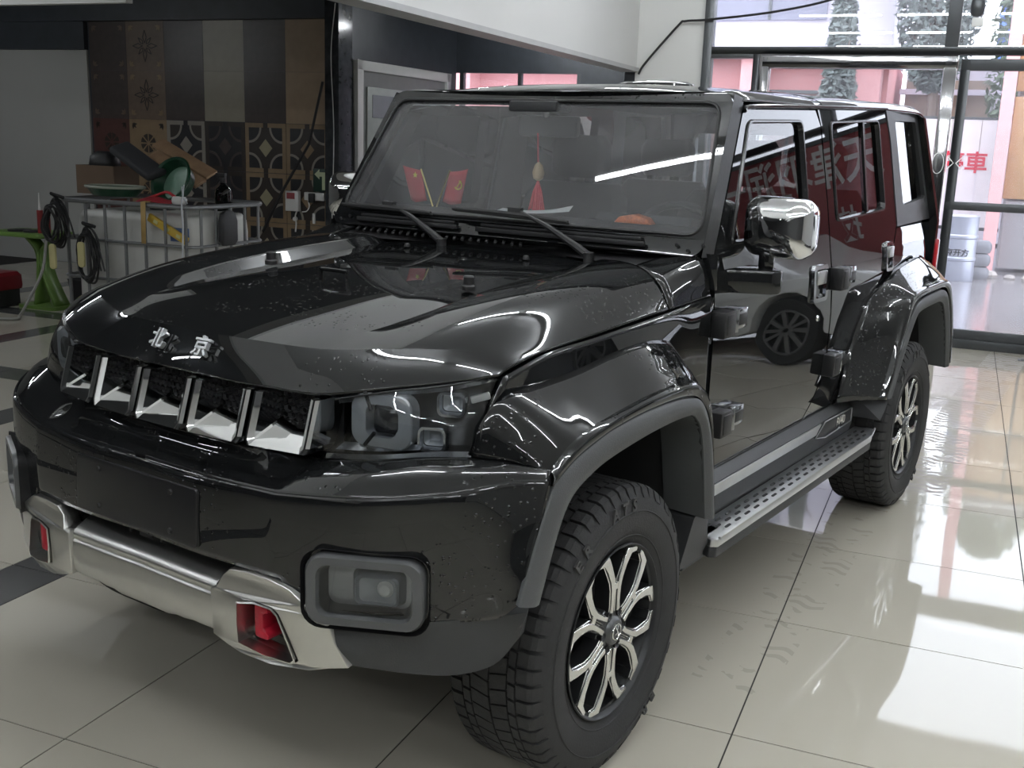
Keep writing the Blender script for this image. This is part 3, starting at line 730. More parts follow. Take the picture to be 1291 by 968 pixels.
# ---- silver skid bar with two hook openings
def bary(x): return interp(abs(x), [0, .2, .36, .45, .56, .61], [-.765, -.768, -.766, -.752, -.715, -.690])-.012
bar = MB()
for s in (1, -1):
    outl = [(.27, .484), (.27, .598), (.288, .604), (.302, .636), (.325, .655), (.38, .660), (.44, .655), (.485, .640), (.53, .612), (.572, .590), (.577, .572), (.590, .530), (.616, .477), (.575, .470), (.53, .458), (.44, .455), (.36, .462), (.32, .470)]
    hole = [(.360, .492), (.356, .540), (.358, .590), (.405, .600), (.452, .596), (.466, .582), (.486, .53), (.506, .478), (.497, .470), (.43, .478)]
    f0 = lambda x, z: (s*x, bary(x)+.05, z+.008); f1 = lambda x, z: (s*x, bary(x)+(.012 if z > .63 else 0)-(z-.55)*.05, z)
    q = MB(); q.holed(outl, [hole], f0, f1); bar.merge(q)
sec = [(.075, .642), (.016, .610), (.004, .601), (.000, .592), (.004, .580), (-.002, .574), (-.004, .545), (-.002, .500), (.008, .484), (.06, .49)]
xs = [-.27+.03*k for k in range(19)]
def wob(x): return .010*(1 if (abs(x) < .10) else (.4 if abs(x) < .17 else 0))
bar.rows([[(x, bary(x)+.012+dy, z-(wob(x) if z < .52 else 0)) for dy, z in sec] for x in xs])
bar.build('skid_bar', SATIN, car, bevel=.006, segs=3, fixn=True, sharp=50)
for s in (1, -1):
    q = MB(); c_ = [(-.020, .045), (.022, .045), (.022, .028), (.004, .024), (.004, -.014), (.022, -.020), (.022, -.036), (-.020, -.036)]
    q.prism(c_, lambda x, z: (s*.412-.012+x, -.70, z+.538), lambda x, z: (s*.412-.012+x, -.752, z+.538))
    q.build('tow_hook', REDP, car, bevel=.006, fixn=True)
    h2 = [(.360, .492), (.356, .540), (.358, .590), (.405, .600), (.452, .596), (.466, .582), (.486, .53), (.506, .478), (.497, .470), (.43, .478)]
    cx, cz = .425, .535
    q = MB(); q.rows([[(s*x, bary(x)-.004, z) for x, z in h2], [(s*(cx+(x-cx)*.95), bary(x)-.006, cz+(z-cz)*.94) for x, z in h2], [(s*(cx+(x-cx)*.93), bary(x)+.05, cz+(z-cz)*.92) for x, z in h2]], closed=True)
    q.build('hook_surround', SATIN, car, fixn=True, sharp=30)
    q = MB(); q.rows([[(s*x, -.69, z) for x, z in h2]], cap0=True); q.build('hook_pocket', DARKP, car)

# ---- front fender side
fd = MB()
top = [(.774,-.375,1.098),(.778,-.20,1.128),(.780,.0,1.136),(.781,.20,1.145),(.782,.42,1.157),(.783,.56,1.166),(.784,.695,1.172)]
bot = [(.765,-.478,.94),(.785,-.25,1.02),(.788,.05,1.03),(.790,.30,1.02),(.790,.46,.90),(.788,.52,.56),(.784,.715,.56)]
fd.grid([bot, [tuple((Vector(a)+Vector(b))/2) for a, b in zip(bot, top)], top], 37, 9)
both(fd, 'fender', PAINT_DRY, car, fixn=True, solid=.01, soff=0)
_dn = lambda r: [(x-.003, y, z-.007) for x, y, z in r]
cp = MB()   # raised corner between hood and windscreen pillar
cp.grid([_dn(r) for r in [[(.61,.525,1.270),(.712,.452,1.252),(.752,.440,1.215),(.778,.430,1.165)], [(.62,.60,1.280),(.722,.57,1.276),(.760,.58,1.240),(.782,.57,1.170)], [(.64,.685,1.292),(.742,.67,1.296),(.772,.67,1.260),(.786,.688,1.174)]]], 22, 9)
both(cp, 'cowl_corner', PAINT_DRY, car, fixn=True, solid=.01)

# ---- wheel-arch flares
def flare(I, C, T, To, Ti, mark=False):
    q = MB(); n = 57
    q.grid([I, [tuple(Vector(a).lerp(Vector(b), .5)+Vector((0, 0, .006))) for a, b in zip(I, C)], C], n, 9)
    q.grid([C, [tuple(Vector(a).lerp(Vector(b), .35)+Vector((.012, 0, .004))) for a, b in zip(C, T)], T], n, 7)
    t = MB()
    t.grid([[(x-.012, y, z+.004) for x, y, z in To], To, [tuple(Vector(a).lerp(Vector(b), .5)+Vector((.010, 0, 0))) for a, b in zip(To, Ti)], Ti], n, 10)
    t.grid([Ti, [(x-.13, y, z+.006) for x, y, z in Ti]], n, 4)
    for fl in (False, True):
        o = q.build('fender_flare', PAINT, car, flipx=fl, fixn=True, sharp=26, solid=.008, soff=0)
        t.build('flare_rubber_trim', TRIM, o, flipx=fl, fixn=True, sharp=26)
FI = [(.770,-.478,.938),(.776,-.455,1.01),(.790,-.395,1.056),(.790,-.24,1.062),(.790,-.08,1.068),(.790,.148,1.088),(.790,.33,1.086),(.790,.43,1.055),(.790,.49,.95),(.790,.53,.57)]
FC = [(.905,-.382,.906),(.910,-.362,.920),(.912,-.31,.950),(.912,-.23,.970),(.912,-.12,.984),(.912,.038,.998),(.912,.24,1.004),(.912,.335,.985),(.912,.412,.90),(.912,.478,.57)]
FT = [(.930,-.400,.885),(.930,-.378,.897),(.930,-.315,.924),(.930,-.24,.943),(.930,-.13,.962),(.930,.05,.973),(.930,.25,.968),(.930,.345,.938),(.930,.420,.84),(.930,.484,.57)]
FO = [(.934,-.512,.645),(.934,-.445,.79),(.934,-.382,.888),(.934,-.297,.924),(.934,-.151,.957),(.934,.058,.969),(.934,.255,.960),(.934,.355,.925),(.934,.428,.80),(.934,.484,.57)]
FN = [(.930,-.432,.622),(.930,-.365,.770),(.930,-.312,.838),(.930,-.23,.872),(.930,-.13,.892),(.930,.07,.910),(.930,.245,.913),(.930,.318,.897),(.930,.372,.82),(.930,.428,.58)]
flare(FI, FC, FT, FO, FN)
def rs(L): return L
RI = [(.788,1.985,.61),(.788,2.07,.80),(.789,2.22,.97),(.789,2.38,1.045),(.788,2.60,1.098),(.788,2.85,1.130),(.786,3.10,1.130),(.782,3.28,1.02),(.788,3.38,.80),(.788,3.40,.60)]
RC = [(.905,2.165,.61),(.910,2.225,.70),(.912,2.32,.856),(.912,2.42,1.00),(.912,2.52,1.035),(.912,2.78,1.042),(.912,3.05,1.038),(.912,3.17,.965),(.912,3.27,.80),(.912,3.33,.60)]
RT = [(.930,2.19,.61),(.930,2.26,.70),(.930,2.355,.84),(.930,2.46,.965),(.930,2.56,1.0),(.930,2.78,1.010),(.930,3.02,1.004),(.930,3.13,.93),(.930,3.24,.76),(.930,3.30,.60)]
RO = [(.934,2.215,.61),(.934,2.27,.685),(.934,2.37,.828),(.934,2.48,.945),(.934,2.58,.982),(.934,2.78,.995),(.934,3.00,.990),(.934,3.105,.925),(.934,3.21,.76),(.934,3.26,.60)]
RN = [(.930,2.265,.61),(.930,2.32,.685),(.930,2.42,.808),(.930,2.52,.905),(.930,2.60,.935),(.930,2.78,.945),(.930,2.97,.942),(.930,3.06,.89),(.930,3.16,.74),(.930,3.215,.59)]
flare(RI, RC, RT, RO, RN)
for y0, L in ((0.0, FN), (2.745, RN)):     # wheel-house liners
    q = MB(); q.grid([[(.925, y, z) for _, y, z in L], [(.70, y0+(y-y0)*1.04, z+.012) for _, y, z in L], [(.42, y0+(y-y0)*1.04, z+.012) for _, y, z in L]], 41, 9, linv=True)
    inner = [(.42, y0+(y-y0)*1.04, z+.012) for _, y, z in L]
    q.grid([inner, [(.42, y0+(y-y0)*.1, .50) for _, y, z in L]], 41, 3)
    for a in range(7):     # shallow ribs
        yy = y0+.36-.0*a
    both(q, 'wheel_house_liner', DARKP, car, fixn=True)
# side marker lamp on the front flare
F = frame((.855, .245, 1.0395), (-.02, 1, .02), (.82, .0, -.57)); q = MB()
q.rows([[F @ Vector((x*k, y*k, zz)) for x, y in rrect(.085, .056, .012, 4)] for k, zz in ((1.0, .0), (.97, .004), (.88, .0045), (.84, .002), (.1, .002))], closed=True, cap1=True)
both(q, 'side_marker', PAINT_DRY, car, fixn=True)

# ---- doors
def door(lower, upper, win, gm, bar=None, name='door', z0=.60, zb=1.30, midbar=None):
    """lower: list of (z, y front, y rear); upper/win: (y, z) outlines above the belt"""
    q = MB()
    zs = [l[0] for l in lower]
    R = []
    nz = 26
    for k in range(nz):
        z = zs[0]+(zs[-1]-zs[0])*k/(nz-1)
        a = interp(z, zs, [l[1] for l in lower]); b = interp(z, zs, [l[2] for l in lower])
        R.append([(sx(z), a+(b-a)*t/12, z) for t in range(13)])
    q.rows(R)
    # folded edges
    for col in (0, 12):
        q.rows([[r[col] for r in R], [(r[col][0]-.03, r[col][1]+(.004 if col == 0 else -.004), r[col][2]) for r in R]])
    q.holed(upper, [win], lambda y, z: (sx(z)-.035, y, z), lambda y, z: (sx(z), y, z))
    g = MB(); g.rows([[(sx(z)-.012, y, z) for y, z in win]], cap0=True)
    sl = MB()    # bright/rubber seal around the glass
    cy = sum(p[0] for p in win)/len(win); cz = sum(p[1] for p in win)/len(win)
    def gw(k, d): return [(sx(cz+(z-cz)*k)+d, cy+(y-cy)*k, cz+(z-cz)*k) for y, z in win]
    sl.rows([gw(1.045, .001), gw(1.03, .006), gw(1.0, .006), gw(.985, -.012)], closed=True)
    if midbar: sl.box((sx(1.55)-.006, midbar, 1.545), (.010, .022, .37), Matrix.Rotation(-.155, 3, 'Y'))
    out = []
    for fl in (False, True):
        d = q.build(name, PAINT_DRY, car, flipx=fl, fixn=True, sharp=24)
        g.build('door_glass', gm, d, flipx=fl); sl.build('window_seal', mat('gloss_black_trim', (.012, .012, .013), .18), d, flipx=fl, fixn=True)
        out.append(d)
    return out
def rnd(poly, r=.03, n=4):
    """round the corners of a polygon"""
    o = []; m = len(poly)
    for k in range(m):
        p0, p1, p2 = Vector(poly[k-1]), Vector(poly[k]), Vector(poly[(k+1) % m])
        a = (p0-p1); b = (p2-p1); rr = min(r, a.length*.45, b.length*.45)
        A = p1+a.normalized()*rr; B = p1+b.normalized()*rr
        for t in range(n+1):
            u = t/n; o.append(tuple((A*(1-u)**2)+(p1*2*u*(1-u))+(B*u*u)))
    return o
fdoors = door([(.57, .722, 1.58), (.66, .718, 1.69), (.74, .716, 1.765), (.83, .715, 1.797), (1.0, .712, 1.797), (1.2, .715, 1.770), (1.28, .728, 1.768), (1.30, .738, 1.768)],
     [(.738, 1.30), (.772, 1.345), (1.012, 1.715), (1.045, 1.728), (1.69, 1.752), (1.735, 1.70), (1.765, 1.42), (1.768, 1.30)],
     rnd([(.865, 1.322), (1.055, 1.690), (1.535, 1.706), (1.55, 1.338)], .03), GLASSF)
rdoors = door([(.60, 1.62, 1.97), (.66, 1.705, 2.0), (.74, 1.777, 2.03), (.83, 1.809, 2.10), (1.0, 1.809, 2.30), (1.10, 1.80, 2.46), (1.2, 1.782, 2.60), (1.28, 1.780, 2.665), (1.30, 1.780, 2.672)],
     [(1.780, 1.30), (1.777, 1.42), (1.747, 1.70), (1.716, 1.756), (2.565, 1.788), (2.625, 1.68), (2.672, 1.30)],
     rnd([(1.875, 1.352), (1.850, 1.712), (2.46, 1.738), (2.50, 1.376)], .03), GLASST, midbar=2.27)
# ---- rear quarter: matt hard-top above, lacquer below
q = MB(); q.holed([(2.684, 1.292), (2.640, 1.66), (2.585, 1.795), (3.16, 1.806), (3.235, 1.76), (3.39, 1.30)], [rnd([(2.726, 1.750), (3.137, 1.758), (3.288, 1.405), (2.814, 1.380)], .02)],
                  lambda y, z: (sx(z)-.03-.045*max(0, y-2.68), y, z), lambda y, z: (sx(z)+.003-.045*max(0, y-2.68), y, z))
g = MB(); g.rows([[(sx(z)-.008-.060*max(0, y-2.70), y, z) for y, z in rnd([(2.726, 1.750), (3.137, 1.758), (3.288, 1.405), (2.814, 1.380)], .02)]], cap0=True)
for fl in (False, True):
    o = q.build('hardtop_quarter', HARDTOP, car, flipx=fl, fixn=True); g.build('quarter_glass', GLASST, o, flipx=fl)
q = MB(); R = []
for k in range(12):
    z = .62+(1.285-.62)*k/11; a = interp(z, [.62, .80, .97, 1.10, 1.2, 1.285], [2.03, 2.09, 2.23, 2.48, 2.615, 2.68]); R.append([(sx(z)-.045*max(0, a+(3.40-a)*t/10-2.68), a+(3.40-a)*t/10, z) for t in range(11)])
# keep the rear arch open: only the part above the flare and behind it
q.rows([r for r in R if r[0][2] > 1.06])
q.rows([[(.760, 3.25, z), (.752, 3.41, z)] for z in (.60, .80, 1.08)])
both(q, 'rear_quarter', PAINT_DRY, car, fixn=True)
# tail lamp and back of the body
q = MB(); q.box((.735, 3.42, 1.10), (.10, .05, .20)); both(q, 'tail_lamp', mat('tail_lamp_red', (.5, .01, .02), .2, coat=1), car, bevel=.01)
q = MB(); q.holed([(-.77, .60), (.77, .60), (.775, 1.29), (.70, 1.78), (-.70, 1.78), (-.775, 1.29)], [rnd([(-.56, 1.34), (.56, 1.34), (.50, 1.68), (-.50, 1.68)], .03)],
                  lambda x, z: (x, 3.37-(max(z, 1.29)-1.29)*.38, z), lambda x, z: (x, 3.41-(max(z, 1.29)-1.29)*.38, z))
bk = q.build('tail_gate', PAINT_DRY, car, fixn=True)
q = MB(); q.rows([[(x, 3.39-(max(z, 1.29)-1.29)*.38, z) for x, z in rnd([(-.56, 1.34), (.56, 1.34), (.50, 1.68), (-.50, 1.68)], .03)]], cap0=True); q.build('rear_glass', GLASSW, bk)
# ---- roof
def rrow(y, zc, ze, w=.695):
    return [(0, y, zc), (.30, y, zc-.004), (.54, y+.004, zc-.018), (.64, y+.012, ze+.022), (.675, y+.018, ze+.010), (w, y+.024, ze-.008)]
rf = MB()
rf.grid([sym(r) for r in [rrow(.972, 1.764, 1.752, .690), rrow(1.012, 1.788, 1.764), rrow(1.10, 1.806, 1.768), rrow(1.30, 1.822, 1.772), rrow(1.735, 1.836, 1.778)]], 61, 25)
rf.build('roof_front_panel', PAINT, car, fixn=True, solid=.02, soff=-1)
rf = MB()
rf.grid([sym(r) for r in [rrow(1.747, 1.834, 1.778), rrow(1.80, 1.838, 1.780), rrow(2.2, 1.844, 1.794), rrow(2.8, 1.842, 1.806), rrow(3.10, 1.832, 1.806), rrow(3.20, 1.806, 1.786)]], 61, 31)
rf.build('roof_rear_panel', PAINT_DRY, car, fixn=True, solid=.02, soff=-1)
for s in (1, -1):
    q = MB(); q.tube(cr([(s*.702, 1.02, 1.724), (s*.700, 1.10, 1.740), (s*.700, 1.7, 1.765), (s*.694, 2.58, 1.796)], 20), .008, 8); q.build('roof_gutter', mat('gloss_black_trim', (.012, .012, .013), .18), car)
q = MB(); q.lathe([(0, .02), (.10, .02), (.12, .012), (.125, 0)], 24, lambda r, h, a: (.0+r*1.4*cos(a), 1.75+r*sin(a)*.7, 1.836+h)); q.build('roof_aerial', PAINT_DRY, car)
# ---- windscreen frame
def wsp(x, z, d=0.0): return (x, .70+(z-1.33)*.615-.022*(1-(x/.72)**2)-d, z+.3*d)
WO = rnd([(-.752, 1.285), (.752, 1.285), (.690, 1.775), (-.690, 1.775)], .05, 5)
WI = rnd([(-.728, 1.345), (.728, 1.345), (.656, 1.742), (-.656, 1.742)], .05, 5)
def dens(poly, m):
    o = []
    for k in range(len(poly)):
        a, b = Vector(poly[k]), Vector(poly[(k+1) % len(poly)]); c = max(1, int((b-a).length/m))
        o += [tuple(a.lerp(b, t/c)) for t in range(c)]
    return o
q = MB(); q.holed(dens(WO, .06), [dens(WI, .06)], lambda x, z: wsp(x, z, -.04), lambda x, z: wsp(x, z, .008))
wf = q.build('windscreen_frame', PAINT, car, fixn=True, sharp=30)
q = MB(); q.grid([[wsp(x*interp(z, [1.33, 1.75], [.735, .662]), z) for x in [k/10-1 for k in range(21)]] for z in [1.335+.01*k for k in range(42)]], 21, 42, linu=True, linv=True)
q.build('windscreen_glass', GLASSW, wf)
q = MB(); WI2 = [(x*.955, 1.545+(z-1.545)*.92) for x, z in WI]
q.rows([[wsp(x, z, .003) for x, z in dens(WI, .05)], [wsp(x, z, .006) for x, z in dens(WI, .05)]], closed=True)
q.tube([wsp(x, z, .008) for x, z in dens(WI, .05)], .006, 6, closed=True); q.build('windscreen_seal', BLACKP, wf)
for s in (1, -1):      # outer pillar faces
    q = MB(); q.grid([[wsp(s*x, z, .008) for x, z in ((.752, 1.285), (.738, 1.40), (.715, 1.58), (.694, 1.745), (.690, 1.77))],
                      [(s*(sx(z)-.002), y, z) for y, z in ((.722, 1.285), (.800, 1.40), (.918, 1.58), (1.018, 1.735), (1.03, 1.762))]], 21, 6); q.build('front_pillar', BLACKP, wf, fixn=True)
    q = MB(); q.cyl((s*.748, .700, 1.30), (s*.755, .72, 1.30), .004); q.prism([(0, 0), (.012, 0), (.012, .08), (0, .11)], lambda a, b: (s*.745, .69+a, 1.19+b), lambda a, b: (s*.79, .70+a, 1.19+b)); q.build('pillar_foot', PAINT_DRY, wf, bevel=.003, fixn=True)
# ---- cowl below the glass
q = MB(); q.grid([[(x, interp(abs(x), [0, .3, .5, .64], [.715, .645, .56, .54]), interp(abs(x), [0, .64], [1.245, 1.262])) for x in (-.64, -.5, -.3, 0, .3, .5, .64)], [(x, .70, 1.272) for x in (-.66, -.5, -.3, 0, .3, .5, .66)], [(x, .672-.022*(1-(x/.72)**2), 1.292) for x in (-.74, -.5, -.3, 0, .3, .5, .74)]], 41, 9)
q.build('cowl_panel', BLACKP, car, fixn=True)
q = MB()
for k in range(22):
    x = -.60+k*.034
    if x > .14 and x < .2: continue
    q.box((x, .655, 1.280), (.010, .085, .008), Matrix.Rotation(.55, 3, 'Z') @ Matrix.Rotation(.1, 3, 'X'))
for x0, x1 in ((-.62, -.16), (-.08, .56)): q.box(((x0+x1)/2, .668, 1.312), (x1-x0, .012, .016)); q.box(((x0+x1)/2, .680, 1.326), (x1-x0-.03, .02, .010))
q.build('cowl_louvres', BLACKP, car, bevel=.002)['kind'] = 'stuff'
for s in (1, -1):
    for x, z in ((.665, 1.313), (.705, 1.300), (.748, 1.318)):
        q = MB(); p = Vector(wsp(s*x, z, .008)); q.lathe([(0, .005), (.006, .004), (.007, 0)], 8, lambda r, h, a: p+Vector((r*cos(a), -h, r*sin(a)+h*.5))); q.build('frame_bolt', BLACKP, car)
# ---- wipers
for base, elbow, b0, b1 in (((-.185, .615, 1.262), (-.47, .672, 1.375), (-.70, .672, 1.358), (-.275, .664, 1.352)), ((.405, .60, 1.266), (.085, .660, 1.388), (-.175, .660, 1.374), (.290, .655, 1.360))):
    q = MB(); q.tube([base, Vector(base).lerp(Vector(elbow), .12)+Vector((0, -.004, .006)), Vector(base).lerp(Vector(elbow), .55)+Vector((0, -.006, .012)), elbow], [.014, .013, .009, .005], 8)
    q.cyl(Vector(base)+Vector((0, 0, -.02)), Vector(base)+Vector((0, -.002, .012)), .017, n=12)
    w = q.build('wiper_arm', BLACKP, car)
    q = MB(); q.tube(cr([b0, tuple((Vector(b0)+Vector(b1))/2+Vector((0, -.012, .004))), b1], 14), [.006+.004*sin(pi*k/13) for k in range(14)], 6)
    q.tube([Vector(b0)+Vector((0, .010, -.006)), Vector(b1)+Vector((0, .010, -.006))], .0035, 4)
    q.box(Vector(elbow)+Vector((0, -.002, -.004)), (.05, .018, .018)); q.build('wiper_blade', DARKP, w)

# ---- sill cover, bright strip, badge, running board
def sill_pts(y): return [(.772, y, .60), (.790, y, .585), (.803, y, .572), (.806, y, .53), (.803, y, .49), (.792, y, .452), (.740, y, .44)]
q = MB(); q.rows([sill_pts(y) for y in (.46, .50, 1.0, 1.5, 2.05, 2.14, 2.18)], closed=False)
q.prism([(.46, .60), (.52, .58), (.58, .45), (.55, .415), (.40, .415), (.43, .57)], lambda y, z: (.72, y, z), lambda y, z: (.90-(.6-z)*.15, y, z))
q.prism([(2.145, .600), (2.27, .612), (2.22, .56), (2.165, .525)], lambda y, z: (.74, y, z), lambda y, z: (.925 if y > 2.16 else .84, y, z))
q.prism([(.50, .46), (.70, .46), (.74, .43), (.66, .395), (.45, .395)], lambda y, z: (.70, y, z), lambda y, z: (.86, y, z))
both(q, 'sill_cover', SILLM, car, fixn=True, sharp=30)
q = MB(); q.prism([(.55, .532), (.55, .568), (1.77, .568), (1.715, .533)], lambda y, z: (.800, y, z), lambda y, z: (.8095, y, z)); both(q, 'sill_strip', BRUSHED, car, bevel=.002, fixn=True)
q = MB(); bo = [(1.70, .524), (1.80, .572), (2.135, .568), (2.135, .512), (1.82, .505)]; q.prism(bo, lambda y, z: (.800, y, z), lambda y, z: (.811, y, z)); sp = both(q, 'sill_badge', ALLOYDK, car, bevel=.002, fixn=True)
q = MB(); q.tube([(.812, y, z) for y, z in bo], .003, 6, closed=True)
for o, fl in zip(sp, (False, True)): q.build('badge_edge', BRUSHED, o, flipx=fl)
M_ = frame((.813, 1.99, .540), (0, 1, 0), (0, 0, 1)); text_mb('BJ40', .052, .002, M_, bold=.0006, wx=1.15).build('badge_lettering', CHROME, sp[0], smooth=False)
M_ = frame((-.813, 1.99, .540), (0, -1, 0), (0, 0, 1)); text_mb('BJ40', .052, .002, M_, bold=.0006, wx=1.15).build('badge_lettering', CHROME, sp[1], smooth=False)
q = MB(); ro = [(.800, .700), (.826, .615), (.885, .585), (.905, .600), (.905, 2.135), (.896, 2.175), (.870, 2.275), (.795, 2.255)]
q.prism(ro, lambda x, y: (x, y, .435), lambda x, y: (x, y, .460))
brd = both(q, 'running_board', BRUSHED, car, bevel=.004, fixn=True)
q = MB(); q.prism([(x*.995, y) for x, y in ro], lambda x, y: (x, y, .400), lambda x, y: (x, y, .436)); 
for o, fl in zip(brd, (False, True)): q.build('board_underside', SILLM, o, flipx=fl, bevel=.004, fixn=True)
q = MB()
for r in range(3):
    for k in range(20):
        x = .828+r*.024; y = .69+k*.0775+r*.022
        if y > 2.2: continue
        q.prism([(x+a*.62, y+b-(a*.35)) for b, a in rrect(.042, .017, .007, 3)], lambda a, b: (a, b, .4585), lambda a, b: (a, b, .4612))
for o, fl in zip(brd, (False, True)): q.build('board_slots', DARKP, o, flipx=fl, fixn=True, smooth=False)['kind'] = 'stuff'
q = MB(); q.tube([(.904, .61, .462), (.904, 2.135, .462), (.880, 2.265, .462)], .005, 6); 
for o, fl in zip(brd, (False, True)): q.build('board_edge', SATIN, o, flipx=fl)

# ---- door mirrors with chrome caps
def mir_sec(x, g=1.0):
    """cross-section loop at a given distance along the mirror"""
    return x
mi = MB(); prof = []
for t in range(9):
    u = t/8; yy = .870+.13*u; k = (sin(min(1, u*1.9+.12)*pi/2))**.6*(1-.06*max(0, u-.75)*4)
    lp_ = rrect(.212*k+.018, .178*k+.008, .046*k+.003, 6)
    prof.append([(.880+x, yy+.05*(-(x)/.2)*.5, 1.373+z-.02*x) for x, z in lp_])
mi.rows(prof, closed=True, cap0=True)
for fl in (False, True):
    c = mi.build('mirror_cap', CHROME, car, flipx=fl, fixn=True, sharp=50)
    md = c.modifiers.new('sub', 'SUBSURF'); md.levels = 1; md.render_levels = 2
    q = MB(); lp_ = rrect(.19, .155, .04, 6); q.rows([[(.880+x, 1.000+.05*(-(x)/.2)*.5, 1.373+z-.02*x) for x, z in lp_]], cap0=True); q.build('mirror_glass', mat('mirror_silver', (.85, .86, .87), .02, 1.0), c, flipx=fl, fixn=True)
    q = MB(); q.prism([(.752, .80), (.90, .875), (.915, .90), (.905, .94), (.752, 1.02)], lambda x, y: (x, y, 1.172), lambda x, y: (x, y, 1.245)); q.cyl((.855, .92, 1.24), (.855, .92, 1.30), .024, n=14); q.build('mirror_foot', PAINT_DRY, c, flipx=fl, bevel=.008, fixn=True)
# ---- handles, keyholes and hinges
for (y0, y1, z0, z1, ds) in ((1.56, 1.715, 1.06, 1.20, fdoors), (2.475, 2.585, 1.105, 1.235, rdoors)):
    cy, cz, w, h = (y0+y1)/2, (z0+z1)/2, y1-y0, z1-z0
    for d, fl in zip(ds, (False, True)):
        q = MB(); o = rrect(w, h, .018, 4); i = rrect(w*.66, h*.72, .010, 4)
        q.rows([[(sx(cz+b)-.002, cy+a, cz+b) for a, b in o], [(sx(cz+b)+.012, cy+a*.97, cz+b*.97) for a, b in o], [(sx(cz+b)+.012, cy+a*1.04, cz+b*1.04) for a, b in i], [(sx(cz+b)-.01, cy+a, cz+b) for a, b in i]], closed=True)
        hd = q.build('door_handle', mat('dark_chrome', (.30, .31, .32), .12, 1.0), d, flipx=fl, fixn=True, sharp=30)
        q = MB(); q.rows([[(sx(cz)-.004, cy+a, cz+b) for a, b in i]], cap0=True); q.box((sx(cz)+.008, cy, cz+h*.16), (.016, w*.60, h*.36)); q.build('handle_paddle', BRUSHED, d, flipx=fl, bevel=.003, fixn=True)
for d, fl in zip(fdoors, (False, True)):
    q = MB(); q.lathe([(0, .006), (.010, .006), (.013, 0)], 14, lambda r, h, a: (.789+h, 1.655+r*cos(a), .997+r*sin(a))); q.build('keyhole', CHROME, d, flipx=fl, fixn=True)
def hinge(y, z, h=.075):
    q = MB(); q.box((.806, y-.055, z), (.055, .085, h)); q.box((.812, y-.055, z), (.05, .06, h*.8))
    c = MB(); c.box((.803, y+.055, z+.006), (.036, .095, h*.78)); c.cyl((.818, y+.008, z-h*.4), (.818, y+.008, z+h*.5), .014, n=10)
    f_ = MB(); f_.box((.823, y+.06, z+.004), (.004, .062, h*.42))
    for fl in (False, True):
        a = q.build('door_hinge', BLACKP, car, flipx=fl, bevel=.006, fixn=True)
        c.build('hinge_plate', mat('dark_chrome', (.30, .31, .32), .12, 1.0), a, flipx=fl, bevel=.006, fixn=True)
        f_.build('hinge_inset', BLACKP, a, flipx=fl, bevel=.001, fixn=True)
hinge(.790, 1.088, .082); hinge(.820, .772, .082); hinge(1.868, 1.135, .085); hinge(1.868, .80, .085)

